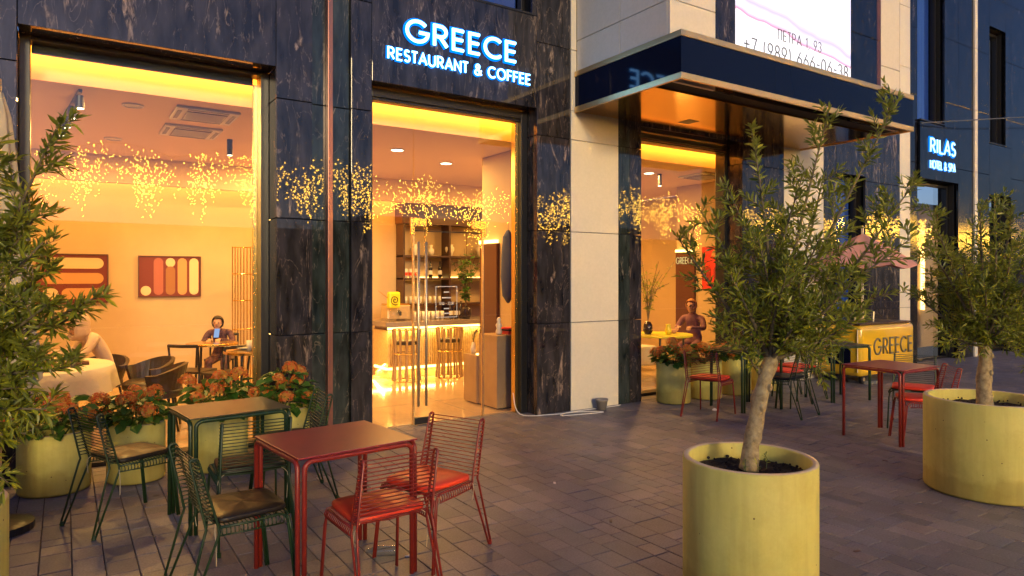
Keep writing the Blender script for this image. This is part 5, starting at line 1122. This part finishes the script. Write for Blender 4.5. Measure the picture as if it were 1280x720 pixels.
for i, (x, y, lab) in enumerate(((1.71, 3.72, 'white scrap of paper on the paving right of the bottle'), (3.3, 4.4, 'tiny white scrap alone on the open paving'), (6.2, 3.3, 'small brown leaf near the right red table'), (4.0, 2.3, 'dark dry leaf on the paving between the two large planters'), (3.1, 3.5, 'dark dry leaf on the open paving left of the tall planter'))):
    tag(obj('litter_scrap', bx(-.022, .022, -.009, .009, 0, .004), 'paper' if i < 2 else 'darkwood', loc=(x, y, .003)), lab, 'litter').rotation_euler = (0, 0, i)

# ------------------------------------------------------------------ across the street (seen only in reflections)
fl = thing('fairy_light_curtain', 'curtain of yellow fairy lights strung across the street, mirrored in glass and marble', 'fairy lights', (0, -6.6, 0))
rr = random.Random(9); V, F = [], []; wires = B()
def bulb(x, y, z, s=.0155):
    k = len(V); V.extend([(x+s, y, z), (x-s, y, z), (x, y+s, z), (x, y-s, z), (x, y, z+s*1.3), (x, y, z-s*1.3)])
    F.extend([tuple(k+a for a in f) for f in ((0, 2, 4), (2, 1, 4), (1, 3, 4), (3, 0, 4), (2, 0, 5), (1, 2, 5), (3, 1, 5), (0, 3, 5))])
def ztop(x): return 4.75+.38*abs(math.sin(x*1.05+.4))+.2*math.sin(x*.37)
x = -.6
while x < 52:
    cl = .5+.5*math.sin(x*4.4-.2 if x < 7 else x*2.1+1.7*math.sin(x*.6)); cl = max(cl**1.3, .10 if x < 7 else .25)
    top = ztop(x)+rr.uniform(-.25, .05); L_ = .35+1.75*(.35+.65*cl)*rr.uniform(.25, 1); z = top; f0 = rr.uniform(.3, 1)
    while z > top-L_:
        if rr.random() < (.95 if top-z > .35 else .45)*(.34+.62*cl)*f0: bulb(x+rr.uniform(-.05, .05), rr.uniform(-.2, .2), z)
        z -= rr.uniform(.035, .09)
    tube(wires, [(x, 0, top), (x+.01, 0, top-L_)], .0015, 3, caps=False)
    x += rr.uniform(.022, .065)
tag(obj('bulbs', (V, [], F), 'bulb', fl), kind='stuff'); tag(obj('wires', wires, 'wire', fl), kind='stuff')
obj('carrier_cable', tube(B(), [(x*.5, 0, ztop(x*.5)+.02) for x in range(-4, 106)], .006, 5), 'wire', fl)
for i, x in enumerate((-2.2, 17.0, 35.0, 52.5)):
    t = thing('cable_post', 'slim dark post carrying the fairy lights across the street', 'post', (x, -6.6, 0), 0, 'posts carrying the fairy lights'); obj('shaft', tube(B(), [(0, 0, 0), (0, 0, 5.6)], [.05, .03], 10), 'black', t); obj('foot_plate', lathe(B(), [(.12, .003), (.12, .02), (.055, .05)], 16), 'black', t)
for i, (x, wd, h, m) in enumerate(((-30, 24, 5.6, 'facade'), (-4, 20, 4.6, 'facade'), (18, 26, 5.8, 'facade'), (46, 30, 5.0, 'facade'))):
    t = thing('street_building', ('low render building across the street, far left', 'low render building across the street opposite the entrance', 'long render building across the street opposite the canopy', 'render building across the street, far right')[i], 'building', (x, -32, 0))
    obj('wall', bx(0, wd, -8, 0, -.1, h), m, t); obj('roof', bx(-.3, wd+.3, -8.3, .3, h+.002, h+.3), 'roof', t)
    nx = int(wd/2.6)
    for a in range(nx):
        for b_ in range(int(h/3)): obj('window', bx(1+a*2.6, 2.2+a*2.6, .002, .05, 1+b_*3, 2.6+b_*3), 'navy' if (a*7+b_*3+i) % 4 else 'spotdim', t) if 'spotdim' in M else obj('window', bx(1+a*2.6, 2.2+a*2.6, .002, .05, 1+b_*3, 2.6+b_*3), 'navy', t)
